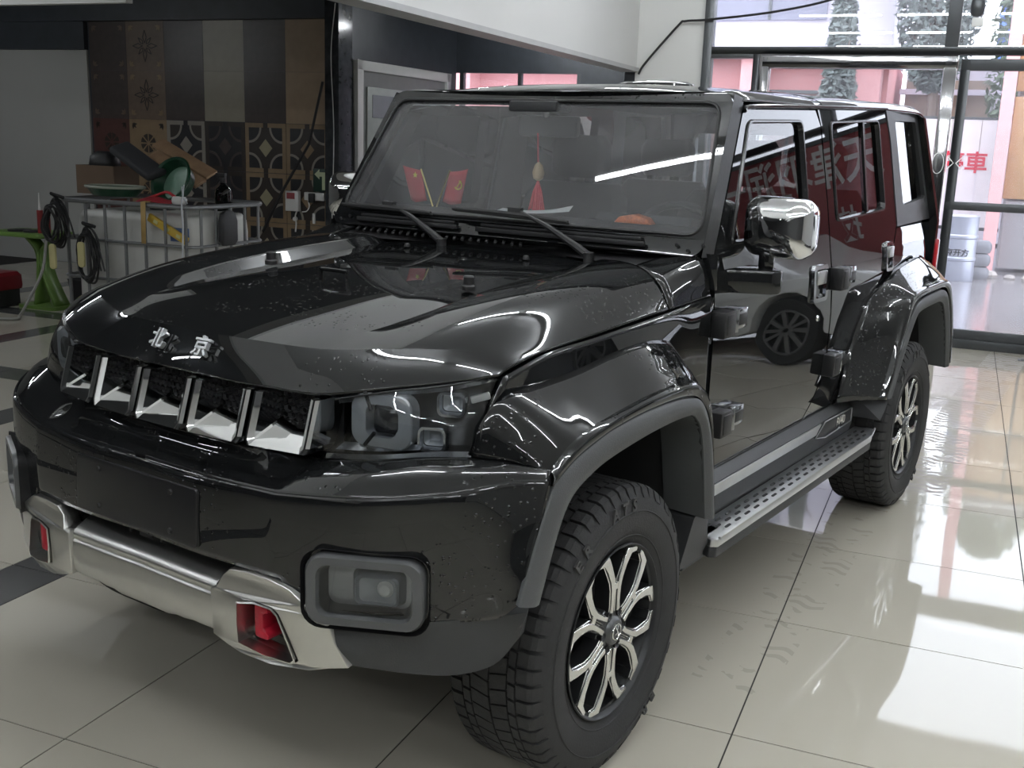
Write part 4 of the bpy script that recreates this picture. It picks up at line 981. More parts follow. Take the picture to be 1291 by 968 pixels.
# ---- wheels
R_T, R_RIM = .385, .233
def yz(y0, x_at):
    """wheel coordinates (radius, outward distance, angle) to the world; angle 0 = rearwards, 90 = up"""
    return lambda r, h, a: (x_at+h, y0+r*cos(a), R_T+r*sin(a))
def build_wheel(parent):
    fn = yz(0.0, 0.0)
    t = MB(); t.lathe([(.215, -.235), (.226, -.240), (.236, -.236), (.26, -.252), (.31, -.262), (.35, -.254), (.369, -.240), (.377, -.20), (.378, -.125), (.377, -.05), (.373, -.012), (.352, .006), (.33, .012), (.305, .014), (.275, .010), (.25, .002), (.240, -.006), (.234, -.006), (.226, -.012), (.215, -.016)], 72, fn)
    t.lathe([(.318, .0135), (.3195, .016), (.322, .0135)], 72, fn); t.lathe([(.252, .003), (.254, .006), (.257, .005)], 72, fn)
    tyre = t.build('tyre', RUBBER, parent, sharp=50)
    b = MB(); NB = 58
    def blk(a0, a1, h0, h1, sk, r0=.366, r1=.3855, ri=.0):
        vs = []
        for r in (r0, r1):
            for a, h in ((a0, h0), (a1, h0), (a1+sk, h1), (a0+sk, h1)): vs.append(fn(r, h, a))
        b.add(vs, [(0, 3, 2, 1), (4, 5, 6, 7), (0, 1, 5, 4), (1, 2, 6, 5), (2, 3, 7, 6), (3, 0, 4, 7)])
    st = 2*pi/NB; GR = .376
    for k in range(NB):
        a = k*st
        for (h0, h1, sk, ph, wd) in ((-.178, -.128, .03, .3, .88), (-.123, -.076, -.03, .0, .88), (-.202, -.182, .01, .5, .8), (-.072, -.052, .01, .2, .8)):
            blk(a+ph*st, a+(ph+wd)*st, h0, h1, sk)
        for (hi, ho, top_) in ((-.048, -.006, True), (-.206, -.246, False)):      # shoulder lugs run down the sidewall
            w0 = a+.1*st; w1 = a+(.90 if k % 2 else .86)*st; q0 = .352 if k % 2 else .345
            s1 = .014 if top_ else -.014
            ring_ = [(.3855, hi), (.3845, (hi*.3+ho*.7)), (.378, ho), (q0, ho+s1)]
            base_ = [(.366, hi), (.366, (hi*.5+ho*.5)), (.362, ho-.3*s1), (q0, ho+.2*s1)]
            vs = [fn(r, h, w) for w in (w0, w1) for r, h in ring_+list(reversed(base_))]
            fs = [(k2, (k2+1) % 8, 8+(k2+1) % 8, 8+k2) for k2 in range(8)]+[tuple(reversed(range(8))), tuple(range(8, 16))]
            b.add(vs, fs)
    tr = b.build('tread_blocks', RUBBER, tyre, fixn=True, smooth=False); tr['kind'] = 'stuff'
    # raised sidewall lettering
    lt = MB()
    for word, ac in (('ER', 128), ('ATS', 92), ('ER', -56)):
        chars = list(word); stp = -8.2
        for q_, ch in enumerate(chars):
            a = radians(ac+stp*(q_-(len(chars)-1)/2)); p = Vector(fn(.336, .0125, a))
            tang = Vector((0, sin(a), -cos(a))); rad = Vector((0, cos(a), sin(a)))
            text_mb(ch, .046, .003, frame(p, tang, rad), bold=.0016).build('sidewall_letter', RUBBERL, tyre, smooth=False)
    r_ = MB(); r_.lathe([(.232, -.004), (.2325, .000), (.229, .002), (.225, -.002), (.218, -.03), (.205, -.06), (.200, -.12), (.200, -.21), (.226, -.232)], 64, fn)
    r_.build('rim_barrel', ALLOYDK, tyre, sharp=45, fixn=True)
    d = MB(); d.lathe([(.0, -.075), (.165, -.075), (.168, -.085), (.168, -.10), (.0, -.10)], 40, fn); d.build('brake_disc', mat('brake_steel', (.10, .10, .10), .4, .8), tyre, sharp=40, fixn=True)
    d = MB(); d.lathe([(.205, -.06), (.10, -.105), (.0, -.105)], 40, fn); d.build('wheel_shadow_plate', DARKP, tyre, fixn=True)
    # one Y spoke (centre line at angle 0), bright ribbons on a dark core
    def pol(r, a): return (r*cos(a), r*sin(a))
    def ribbon(q, L, Rr, h0, h1, mi):
        n = len(L); vs = [(h0, *p) for p in L]+[(h0, *p) for p in Rr]+[(h1, *p) for p in L]+[(h1, *p) for p in Rr]; fs = []
        for k in range(n-1):
            fs += [(2*n+k, 2*n+k+1, 3*n+k+1, 3*n+k), (k, n+k, n+k+1, k+1), (k, k+1, 2*n+k+1, 2*n+k), (n+k, 3*n+k, 3*n+k+1, n+k+1)]
        fs += [(0, 2*n, 3*n, n), (n-1, 2*n-1, 4*n-1, 3*n-1)]
        q.add(vs, fs, mi)
    sp_ = MB()
    for s in (1, -1):
        d2 = lambda L: [(r*cos(s*a), r*sin(s*a)) for r, a in L]
        D = radians
        outer = [(.060, D(25)), (.080, D(15.5)), (.118, D(11.2)), (.142, D(12.0)), (.176, D(15.8)), (.204, D(20.0)), (.214, D(26.5))]
        inner = [(.052, D(12)), (.075, D(6.6)), (.118, D(3.6)), (.146, D(4.4)), (.184, D(9.2)), (.217, D(12.8)), (.230, D(26.5))]
        ribbon(sp_, d2(outer), d2(inner), -.012, .0005, 0)
        core_o = [(r-.004 if k > 4 else r, a+D(2.2) if k < 5 else a) for k, (r, a) in enumerate(outer)]
        core_i = [(.050, D(2)), (.075, D(1.5)), (.118, D(.8)), (.140, D(.8)), (.180, D(8.5)), (.218, D(13.0)), (.231, D(25.5))]
        ribbon(sp_, d2(core_o), d2(core_i), -.05, -.0035, 1)
        ribbon(sp_, d2([(.052, D(5)), (.115, D(2.5))]), d2([(.052, D(0)), (.115, D(0))]), -.04, -.016, 1)
        ribbon(sp_, d2([(.112, D(6)), (.132, D(6))]), d2([(.112, D(0)), (.132, D(0))]), -.02, -.001, 0)
    spm = sp_.mesh('spoke', [MACHINED, ALLOYDK], fixn=True, bevel=.0018, segs=1, sharp=30)
    for k in range(6):
        o = link('spoke', spm, tyre); o.rotation_euler = (radians(30+60*k-2), 0, 0); o.location = (-.006, 0, R_T)
    hub = MB(); hub.lathe([(.0, .002), (.030, .002), (.036, -.002), (.040, -.010), (.060, -.014), (.066, -.022), (.066, -.06)], 36, fn)
    hb_ = hub.build('hub_cap', mat('hub_grey', (.13, .135, .14), .35, .8), tyre, sharp=30, fixn=True)
    for k in range(6):
        a = radians(60*k-2); q = MB(); q.lathe([(0, -.012), (.007, -.012), (.011, -.006), (.0125, -.006), (.0125, -.03)], 12, lambda r, h, b_: (h, .052*cos(a)+r*cos(b_), R_T+.052*sin(a)+r*sin(b_)))
        q.build('lug_nut', ALLOYDK, tyre, fixn=True)
    e = MB(); e.tube([fn(.021, .003, 2*pi*k/24) for k in range(24)], .0018, 6, closed=True)
    e.tube([fn(.021, .003, radians(120)), fn(.006, .004, radians(90)), fn(.021, .003, radians(-60))], .0022, 6); e.tube([fn(.021, .003, radians(60)), fn(.006, .004, radians(90))], .0022, 6); e.tube([fn(.013, .004, radians(200)), fn(.010, .004, radians(-20))], .0022, 6)
    e.build('hub_emblem', CHROME, tyre)
    return tyre
w0 = build_wheel(car); w0.location = (.893, 0, 0)
for (x, y, rz) in ((.893, 2.745, 0), (-.893, 0, pi), (-.893, 2.745, pi)):
    c = copy_tree(w0, car); c.location = (x, y, 0); c.rotation_euler = (0, 0, rz)
# ---- chassis and floor
q = MB(); q.box((0, 1.40, .47), (1.30, 3.7, .10)); q.box((0, 1.3, .60), (1.50, 3.9 if False else 1.55, .10)); q.cyl((-.68, 0, .385), (.68, 0, .385), .05); q.cyl((-.68, 2.745, .385), (.68, 2.745, .385), .06)
q.box((0, -.30, .62), (.70, .50, .30)); q.box((0, .2, .90), (.80, .9, .40)); q.build('chassis', DARKP, car)
q = MB(); q.box((0, 2.1, .62), (1.50, 2.5, .04)); q.box((0, .72, .95), (1.50, .04, .64)); q.build('cabin_floor', CAB, car)
# ---- cabin
q = MB(); q.grid([[(x, .70, 1.30) for x in (-.72, 0, .72)], [(x, .80, 1.345) for x in (-.72, 0, .72)], [(x, .98, 1.350) for x in (-.72, 0, .72)], [(x, 1.08, 1.30) for x in (-.72, 0, .72)], [(x, 1.10, 1.10) for x in (-.72, 0, .72)], [(x, 1.04, .90) for x in (-.72, 0, .72)]], 19, 26)
q.rows([[(x, y, z) for y, z in ((.98, 1.352), (1.0, 1.378), (1.08, 1.372), (1.11, 1.32))] for x in (.20, .24, .52, .56)]); q.box((0, 1.09, 1.22), (.32, .04, .20)); q.build('dashboard', CAB, car, fixn=True)
F = frame((.38, 1.20, 1.235), (1, 0, 0), (0, .42, .90)); q = MB(); q.tube([F @ Vector((.185*cos(2*pi*k/36), .185*sin(2*pi*k/36), 0)) for k in range(36)], .015, 8, closed=True)
q.cyl(F @ Vector((0, 0, .03)), F @ Vector((0, 0, -.12)), .06); 
for a in (0, pi, -pi/2): q.tube([F @ Vector((.05*cos(a), .05*sin(a), 0)), F @ Vector((.18*cos(a), .18*sin(a), 0))], .014, 6)
q.build('steering_wheel', CAB, car)
for x, y in ((.38, 1.72), (-.38, 1.72), (.38, 2.55), (-.38, 2.55)):
    q = MB(); q.rows([[(x+a*k, y-.08+b, z) for a, b in rrect(.50, .13, .05, 4)] for k, b, z in ((1, 0, 0),)], closed=True) if False else None
    R = []
    for (z, dy, w, th) in ((.82, -.06, .48, .14), (1.0, -.02, .52, .15), (1.2, .03, .52, .14), (1.38, .08, .48, .12), (1.44, .10, .40, .08)):
        R.append([(x+a, y+dy+b, z) for a, b in rrect(w, th, .035, 4)])
    q.rows(R, closed=True, cap0=True, cap1=True)
    q.rows([[(x+a, y-.30+b, z) for a, b in rrect(.50*k, .50*k, .08, 4)] for z, k in ((.70, .95), (.80, 1.0), (.86, .97))], closed=True, cap0=True, cap1=True)
    q.rows([[(x+a*k, y+.115+b*k, z) for a, b in rrect(.27, .10, .03, 4)] for z, k in ((1.46, .8), (1.49, 1.0), (1.60, 1.0), (1.64, .8))], closed=True, cap0=True, cap1=True)
    for s in (-1, 1): q.cyl((x+s*.07, y+.11, 1.42), (x+s*.07, y+.115, 1.50), .007, n=8)
    q.build('seat', SEATM, car, fixn=True, sharp=40)
q = MB(); q.grid([sym([(0, y, z), (.5, y, z-.008), (.66, y, z-.03)]) for y, z in ((1.0, 1.735), (1.4, 1.785), (2.2, 1.805), (3.1, 1.79))], 15, 9); q.build('headliner', LINER, car, fixn=True)
for s in (1, -1):
    q = MB(); q.prism([(1.62, 1.30), (1.64, 1.70), (1.82, 1.72), (1.86, 1.30)], lambda y, z: (s*(sx(z)-.05), y, z), lambda y, z: (s*(sx(z)-.035), y, z)); q.prism([(.75, 1.30), (1.0, 1.70), (1.06, 1.70), (.86, 1.30)], lambda y, z: (s*(sx(z)-.06), y, z), lambda y, z: (s*(sx(z)-.036), y, z)); q.build('pillar_trim', CAB, car, fixn=True)
    q = MB(); q.rows([[(s*(sx(z)-.05), y, z) for y in (.76, 1.2, 1.8, 2.4, 3.3)] for z in (.66, 1.0, 1.30)]); q.build('door_lining', CAB, car, fixn=True)
    q = MB(); q.tube(cr([(s*.69, .95, 1.45), (s*.665, .97, 1.43), (s*.65, 1.02, 1.44), (s*.65, 1.07, 1.52), (s*.67, 1.09, 1.60)], 16), .014, 8); q.build('grab_handle', CAB, car)
q = MB(); q.box((-.03, 1.02, 1.66), (.25, .03, .075)); q.cyl((-.03, 1.0, 1.69), (-.03, .98, 1.74), .014); m_ = q.build('inside_mirror', CAB, car, bevel=.012)
q = MB(); q.box((-.03, .955, 1.725), (.20, .10, .035)); q.build('sensor_box', CAB, car, bevel=.008)
# ================================================================ ceiling tubes
TUBEM = mat('led_tube_glow', (1, 1, 1), .5, emit=(.93, .97, 1.0), estr=TUBE, var=0)
LAMPW = mat('lamp_body_white', (.7, .7, .7), .4)
def tube_light(i, j, z, along=0.0, L=1.2):
    return None
_t0 = None
def make_tube():
    t = thing('tube_light', 'led tube light', 'ceiling lamp', (0, 0, 0), TH, 'led tubes under the ceiling')
    q = MB(); q.box((0, 0, .03), (1.22, .035, .03)); q.build('housing', LAMPW, t, bevel=.004)
    q = MB(); q.cyl((-.59, 0, 0), (.59, 0, 0), .014, n=10); q.build('tube', TUBEM, t)
    for s in (-1, 1):
        q = MB(); q.cyl((s*.59, 0, 0), (s*.61, 0, 0), .016, n=10); q.box((s*.60, 0, .02), (.02, .03, .03)); q.build('end_cap', LAMPW, t)
        q = MB(); q.cyl((s*.5, 0, .04), (s*.5, 0, .36 if False else .10), .003, n=6); q.build('hanger', LAMPW, t)
    return t
_t0 = make_tube()
tubes = [(i, j) for j in (-5.2, -2.7, -.2, 2.3, 4.8) for i in (-.45, .95, 2.35, 3.75, 5.8)]
tubes += [(i, j) for j in (-4.4, -1.9) for i in (-3.4, -6.0)]+[(-2.9, 9.0), (-2.9, 8.2), (-5.6, 2.2), (-7.6, 2.6), (-8.8, 3.6)]  # unseen tubes added to brighten the low zone and the door recess
for k, (i, j) in enumerate(tubes):
    t = _t0 if k == 0 else copy_tree(_t0)
    t.location = W(i, j, 3.60 if i > -1.3 else 2.88); t.rotation_euler = (0, 0, TH)
    if k < 25:
        t['label'] = 'led tube under the high ceiling, %s, %s' % (('row farthest behind the viewer', 'row just behind the viewer', 'row above the bonnet', 'row above the car roof', 'row nearest the glass front')[k//5], ('left end', 'second from left', 'middle', 'second from right', 'right end')[k % 5])
    else:
        t['label'] = 'added led fill tube under the low dark ceiling, ' + ('behind the viewer, nearer the bulkhead', 'behind the viewer, farther left', 'beside the bonnet, nearer the bulkhead', 'beside the bonnet, farther left', 'deep in the door recess', 'at the mouth of the door recess', 'between the tote and the bonnet', 'left of the white liquid tote', 'above the green stand')[k-25]

# ================================================================ things left of the car
def rt(name, label, cat, i, j, z=0.0, rz=0.0, group=None): return thing(name, label, cat, W(i, j, z), TH+rz, group)
STEELB = mat('galvanised_cage_steel', (.22, .225, .23), .45, .7)
PLASTW = mat('milky_plastic', (.55, .55, .52), .45)
PLASTG = mat('green_plastic', (.13, .23, .05), .4)
DKGREEN = mat('dark_green_plastic', (.012, .055, .028), .3)
BLK = mat('black_rubber_cable', (.014, .014, .015), .5)
YEL = mat('yellow_plastic', (.62, .42, .06), .45)
CREAM = mat('cream_tag', (.55, .50, .25), .6)
WOODP = mat('plain_wood', (.30, .19, .11), .6, var=.25, scale=16)
CARD = mat('brown_carton', (.13, .085, .055), .8)
WHT = mat('white_plastic', (.68, .68, .66), .4)

ibc = rt('liquid_tote', 'white liquid tote in a grey tube cage with clutter on top, beyond the bonnet', 'tank', -3.55, 3.37)
q = MB(); q.rows([[(x*k, y*k, z) for x, y in rrect(1.04, .64, .10, 5)] for k, z in ((.92, .16), (1, .22), (1.0, .92), (.985, 1.0), (.93, 1.045), (.6, 1.06))], closed=True, cap0=True, cap1=True)
tank = q.build('tank', PLASTW, ibc, sharp=60)
q = MB(); q.cyl((0, 0, 1.05), (0, 0, 1.09), .09, n=20); q.build('filler_cap', BLK, tank)
def loop(z, r=.011):
    return MB().tube([(x, y, z) for x, y in rrect(1.13, .76, .07, 4)], r, 8, closed=True)
for z, r in ((1.115, .018), (.86, .011), (.60, .011), (.36, .011), (.16, .018)): loop(z, r).build('cage_hoop', STEELB, ibc)
ups = [(-.50+k*.1665, -.38) for k in range(7)]+[(.565, -.31+k*.155) for k in range(5)]+[(-.565, -.31+k*.2) for k in range(4)]
um = MB().cyl((0, 0, .15), (0, 0, 1.12), .0105, n=8).mesh('cage_bar', STEELB)
for x, y in ups: link('cage_bar', um, ibc, loc=(x, y, 0))
q = MB(); q.box((0, 0, .125), (1.16, .78, .03))
for x in (-.5, 0, .5): q.box((x, 0, .06), (.12, .76, .11))
q.build('pallet', mat('pallet_grey', (.10, .10, .10), .7), ibc)
q = MB(); q.box((.40, -.322, .93), (.15, .004, .09)); q.build('blue_label', mat('blue_label', (.10, .16, .32), .5), ibc)

ZT = 1.135
# clutter lying on the tote
t = rt('cardboard_box', 'open brown carton at the left end of the white liquid tote', 'box', -4.15, 3.50, 1.136); q = MB()
for a, b in (((0, -.125, .10), (.34, .008, .20)), ((0, .125, .10), (.34, .008, .20)), ((-.17, 0, .10), (.008, .25, .20)), ((.17, 0, .10), (.008, .25, .20)), ((0, 0, .005), (.34, .25, .01))): q.box(a, b)
q.build('carton_wall', CARD, t)
q = MB(); 
for u in range(1): q.rows([[(x*k, y*k, z) for x, y in rrect(.20, .16, .06, 4)] for k, z in ((.8, .14), (1.05, .19), (.95, .25), (.5, .285))], closed=True, cap0=True, cap1=True)
o = q.build('black_bag', BLK, None, loc=W(-4.17, 3.50, 1.15), rz=TH+.3, sharp=70); tag(o, 'black bag stuffed in the brown carton at the left end of the tote', 'bag')
q = MB(); q.box((0, 0, 0), (.46, .16, .055)); o = q.build('seat_cushion', mat('charcoal_foam', (.035, .036, .040), .8), None, loc=W(-3.80, 3.42, 1.38), rot=(.35, .42, TH-.2), bevel=.022, segs=3); tag(o, 'charcoal padded cushion leaning slantwise on the tote top', 'cushion')
for k, (i, j, z, L) in enumerate(((-3.64, 3.72, 1.40, .52), (-3.60, 3.58, 1.33, .46))):
    q = MB(); q.box((0, 0, 0), (L, .11, .022)); o = q.build('wooden_board', WOODP, None, loc=W(i, j, z), rot=(.5, .42, TH), bevel=.002)
    tag(o, ('brown wooden board leaning behind the round green basin, upper of two', 'brown wooden board leaning behind the round green basin, lower of two')[k], 'board', 'boards on the tote')
t = thing('tilted_basin', 'round dark-rimmed basin with pale green inside, tilted up on the tote', 'basin', W(-3.46, 3.36, 1.265), TH, rot=(1.15, 0, TH-.25))
q = MB(); q.lathe([(.195, .0), (.205, .012), (.195, .022), (.175, .014), (.15, -.07), (.145, -.078), (0, -.08)], 40, lambda r, h, a: (r*cos(a), r*.82*sin(a), h)); q.build('basin_rim', DKGREEN, t, fixn=True)
q = MB(); q.lathe([(.150, -.060), (.0, -.066)], 32, lambda r, h, a: (r*cos(a), r*.82*sin(a), h+.004)); q.build('basin_inside', mat('pale_green_plastic', (.17, .30, .22), .35), t, fixn=True)
t = thing('flat_basin', 'flat dark green basin with a pale rim lying on the tote', 'basin', W(-3.83, 3.22, 1.136), TH)
q = MB(); q.lathe([(.0, .01), (.15, .01), (.20, .07), (.19, .068), (.14, .02), (0, .018)], 36, lambda r, h, a: (r*cos(a)*1.1, r*.8*sin(a), h)); q.build('basin_bowl', DKGREEN, t, fixn=True)
q = MB(); q.tube([(.198*1.1*cos(2*pi*k/36), .198*.8*sin(2*pi*k/36), .070) for k in range(36)], .010, 6, closed=True); q.build('basin_lip', mat('pale_lip', (.32, .34, .28), .5), t)
q = MB(); q.grid([[(-.16, -.05, .01), (-.05, -.07, .03), (.06, -.05, .015), (.15, -.06, .02)], [(-.15, .0, .03), (-.04, .01, .055), (.07, .0, .035), (.16, -.01, .045)], [(-.12, .06, .01), (0, .07, .02), (.08, .06, .02), (.17, .05, .02)]], 18, 12)
o = q.build('red_cloth', mat('red_cloth', (.30, .015, .025), .8), None, loc=W(-3.34, 3.08, 1.115), rz=TH, solid=.006); tag(o, 'crumpled red cloth on the front edge of the tote', 'cloth')
q = MB(); q.tube(cr([(-.1, 0, 0), (0, .03, .04), (.08, .0, .05), (.16, -.02, .02), (.22, -.03, .01)], 20), .009, 8); o = q.build('red_strap', mat('red_strap', (.45, .02, .03), .6), None, loc=W(-3.32, 3.06, 1.15), rz=TH); tag(o, 'bright red strap looped over the red cloth on the tote', 'strap')
q = MB(); q.rows([[(x*k, y*k, z) for x, y in rrect(.12, .055, .018, 4)] for k, z in ((.8, 0), (1, .012), (1, .035), (.8, .05))], closed=True, cap0=True, cap1=True); o = q.build('white_sponge', WHT, None, loc=W(-3.12, 3.02, 1.13), rz=TH-.3); tag(o, 'small white block beside the red strap on the tote', 'sponge')
t = rt('spray_bottle', 'dark spray bottle standing at the right end of the tote', 'bottle', -3.10, 3.45, 1.07)
q = MB(); q.lathe([(0, 0), (.055, 0), (.058, .01), (.058, .12), (.05, .15), (.022, .18), (.02, .20)], 20); q.build('bottle_body', glass('smoky_bottle', (.20, .24, .24)), t, fixn=True)
q = MB(); q.cyl((0, 0, .19), (0, 0, .225), .022, n=12); q.box((-.015, 0, .24), (.075, .025, .03)); q.prism([(-.03, .225), (-.05, .19), (-.042, .185), (-.018, .222)], lambda x, z: (x, -.008, z), lambda x, z: (x, .008, z)); q.build('spray_head', BLK, t, bevel=.002)
q = MB(); q.grid([[(-.02, -.012, 0), (-.018, -.014, -.12), (-.022, -.015, -.27)], [(.02, -.012, 0), (.022, -.016, -.12), (.014, -.015, -.27)]], 2, 12); q.grid([[(-.02, .10, .01), (-.02, 0, .012), (-.02, -.012, 0)], [(.02, .10, .01), (.02, 0, .012), (.02, -.012, 0)]], 2, 8)
o = q.build('yellow_strap', mat('ochre_strap', (.42, .28, .10), .7), None, loc=W(-3.37, 2.975, 1.135), rz=TH, solid=.002); tag(o, 'ochre webbing strap hanging down the front of the tote cage', 'strap')
t = thing('spirit_level', 'yellow spirit level tucked slantwise behind the cage bars of the tote', 'level', W(-3.22, 3.020, .965), TH, rot=(0, .44, TH))
q = MB(); q.box((0, 0, 0), (.34, .022, .052)); q.build('level_body', YEL, t, bevel=.003)
for x in (-.10, .0, .10):
    q = MB(); q.box((x, -.0115, 0), (.035, .004, .022)); q.build('vial', mat('vial_pale', (.62, .60, .30), .2), t)
q = MB(); q.tube(cr([(0, .04, .02), (0, 0, .06), (0, -.014, .0), (.006, -.016, -.15), (-.008, -.016, -.35)], 24), .006, 6); q.tube([(0, .0, .06), (.012, 0, .14)], .004, 5); q.tube([(0, .0, .06), (-.006, 0, .13)], .004, 5)
o = q.build('tie_string', mat('white_cord', (.5, .52, .55), .5), None, loc=W(-3.055, 2.975, 1.12), rz=TH); tag(o, 'pale cord tied over the top hoop near the right corner of the tote', 'cord')
q = MB(); q.rows([[(x*k, y*k, z) for x, y in rrect(.05, .17, .02, 4)] for k, z in ((.7, -.13), (1, -.10), (1, .03), (.8, .08), (.4, .10))], closed=True, cap0=True, cap1=True); o = q.build('black_jug', BLK, None, loc=W(-2.94, 3.28, .99), rz=TH); tag(o, 'black jug hung inside the right side of the tote cage', 'jug')
def coil(name, label, i, j, z, w, h, n, tagcol, taglab, tz, tx):
    q = MB()
    for k in range(n):
        f = 1-.05*k+random.uniform(-.03, .03); ox = random.uniform(-.02, .02); dy = -.012*k
        q.tube([(ox+w*f*cos(a)*(.75+.25*(1-sin(a))/2), dy+.01*sin(3*a+k), -h+h*f*sin(a)) for a in [2*pi*t/28 for t in range(28)]], .0075, 6, closed=True)
    for k in range(3): q.tube(cr([(w*.2, -.02, -.02), (w*(.5+.3*k), -.03, -h*.7), (w*(.9+.35*k), -.03, -h*1.5)], 12), .006, 5)
    q.tube([(-.03, .02, .0), (0, -.06, .03), (.03, .02, 0)], .012, 6)
    o = q.build(name, BLK, None, loc=W(i, j, z), rz=TH); tag(o, label, 'cable')
    q = MB(); q.prism([(x, y) for x, y in rrect(.055, .17, .022, 4)], lambda x, y: (x, .004, y), lambda x, y: (x, -.012, y)); o = q.build('plastic_tag', tagcol, None, loc=W(i+tx, j-.07, z+tz), rz=TH, bevel=.003); tag(o, taglab, 'tag', 'pale tags on the cable coils')
coil('cable_coil', 'black cable coil hanging at the left corner of the tote cage', -4.06, 2.93, 1.13, .10, .17, 9, CREAM, 'cream tag dangling from the left cable coil on the tote', -.39, .0)
coil('cable_coil', 'looser black cable coil hanging from the tote cage, second from left', -3.80, 2.93, .95, .09, .19, 6, CREAM, 'cream tag dangling from the looser cable coil on the tote', -.18, -.01)

tb = rt('green_table', 'lime green plastic stand left of the tote', 'table', -6.10, 4.62)
q = MB(); q.prism(rrect(.62, .42, .05, 4), lambda x, y: (x, y, .635), lambda x, y: (x, y, .675)); q.build('table_top', PLASTG, tb, bevel=.008, fixn=True)
q = MB(); q.grid([[(.27, -.06, .64), (.27, .06, .64)], [(.14, -.06, .50), (.14, .06, .50)], [(.17, -.07, .28), (.17, .07, .28)], [(.30, -.08, .02), (.30, .08, .02)]], 3, 18); q.grid([[(-.05, -.06, .64), (-.05, .06, .64)], [(.09, -.06, .50), (.09, .06, .50)], [(.10, -.07, .28), (.10, .07, .28)], [(.06, -.08, .02), (.06, .08, .02)]], 3, 18); q.build('curved_leg', PLASTG, tb, solid=.03)
q = MB(); q.prism(rrect(.44, .32, .04, 4), lambda x, y: (x+.16, y, .0), lambda x, y: (x+.16, y, .03)); q.build('base_plate', PLASTG, tb, fixn=True)
for k, (x, r) in enumerate(((-.06, .10), (.10, .085))):
    q = MB(); q.lathe([(0, 0), (r, 0), (r, .014), (r*.4, .016), (r*.38, .02), (0, .02)], 28); o = q.build('polishing_pad', BLK, None, loc=W(-6.10+x, 4.55, .675), fixn=True); tag(o, ('larger black disc pad on the lime green stand', 'smaller black disc pad on the lime green stand')[k], 'pad', 'discs on the green stand')
for k, (x, h) in enumerate(((.22, .20), (.30, .14))):
    t = rt('sealant_tube', ('red sealant tube with a long white nozzle on the lime green stand', 'shorter red canister beside the sealant tube on the green stand')[k], 'tube', -6.10+x, 4.52, .675)
    q = MB(); q.cyl((0, 0, 0), (0, 0, h), .026, n=16); q.build('tube_body', mat('dark_red_tube', (.22, .02, .02), .4), t)
    q = MB(); q.cyl((0, 0, h), (0, 0, h+(.15 if k == 0 else .03)), .012, .004 if k == 0 else .011, n=10); q.build('nozzle', WHT, t)
tx = rt('tool_box', 'dark red tool case on the floor left of the green stand', 'tool box', -6.50, 4.42)
q = MB(); q.rows([[(x*k, y*k, z) for x, y in rrect(.62, .32, .03, 4)] for k, z in ((1, .16), (1.02, .19), (1.0, .28), (.9, .31))], closed=True, cap0=True, cap1=True); q.build('case_lid', mat('dark_red_case', (.20, .012, .02), .4), tx)
q = MB(); q.rows([[(x*k, y*k, z) for x, y in rrect(.58, .30, .03, 4)] for k, z in ((.94, 0), (1, .02), (1, .16))], closed=True, cap0=True, cap1=True); q.build('case_bottom', BLK, tx)
for x in (-.14, .14):
    q = MB(); q.box((x, -.165, .17), (.05, .02, .05)); q.build('latch', STEELB, tx, bevel=.003)
q = MB(); q.tube(cr([(-.12, 0, .30), (-.11, 0, .35), (.11, 0, .35), (.12, 0, .30)], 14), .012, 6); q.build('case_handle', BLK, tx)
q = MB(); q.tube(cr([tuple(W(-5.80, 4.50, .64)), tuple(W(-5.77, 4.40, .36)), tuple(W(-5.78, 4.22, .10)), tuple(W(-5.72, 4.08, .018)), tuple(W(-5.64, 3.95, .014)), tuple(W(-5.95, 3.84, .014)), tuple(W(-6.6, 3.86, .014)), tuple(W(-7.6, 4.0, .014))], 70), .013, 8)
o = q.build('white_hose', mat('grey_white_hose', (.30, .30, .27), .5), None); tag(o, 'grey-white hose hanging from the green stand and trailing over the floor', 'hose')
t = rt('storage_bin', 'black storage bin under the tote corner by the green stand', 'bin', -5.28, 4.62); q = MB()
q.rows([[(x*k, y*k, z) for x, y in rrect(.5, .4, .04, 4)] for k, z in ((.85, 0), (1, .30), (1.03, .31), (.97, .31), (.85, .05))], closed=True, cap0=True); q.build('bin_body', BLK, t, fixn=True)

# ---- fittings on the sample wall
JF = JW-.012
def wt(name, label, cat, i, z, dj=0.0): return thing(name, label, cat, W(i, JF-dj, z), TH)
t = wt('switch_box', 'white wall switch box with a red label on the sample tiles', 'switch box', -5.10, .895)
q = MB(); q.box((0, -.03, 0), (.165, .06, .215)); q.build('box_body', WHT, t, bevel=.008)
q = MB(); q.box((-.01, -.0615, .055), (.10, .004, .065)); q.build('red_label', mat('faded_red_label', (.30, .06, .07), .5), t)
q = MB(); q.tube(cr([(.05, -.03, -.10), (.02, -.02, -.16), (.03, -.02, -.24), (.02, -.02, -.33)], 16), .008, 6); q.cyl((.03, -.02, -.19), (.03, -.055, -.19), .022, n=12); q.build('lead', WHT, t)
t = wt('power_strip', 'white socket strip with black plugs on the sample tiles', 'socket', -4.83, .955)
q = MB(); q.box((0, -.02, 0), (.25, .04, .085)); q.build('strip_body', WHT, t, bevel=.008)
for x in (-.015,): 
    q = MB(); q.box((x, -.06, -.015), (.065, .05, .10)); q.build('black_plug', BLK, t, bevel=.01)
q = MB(); q.tube(cr([(-.08, -.03, -.04), (-.06, -.04, -.11), (-.10, -.03, -.16), (-.16, -.02, -.17)], 16), .006, 6); q.build('strip_lead', WHT, t)
t = wt('wall_thermometer', 'narrow white strip fixed below the socket strip on the wall', 'strip', -4.85, .72); q = MB(); q.box((0, -.01, 0), (.03, .02, .11)); q.build('strip_plate', WHT, t, bevel=.003)
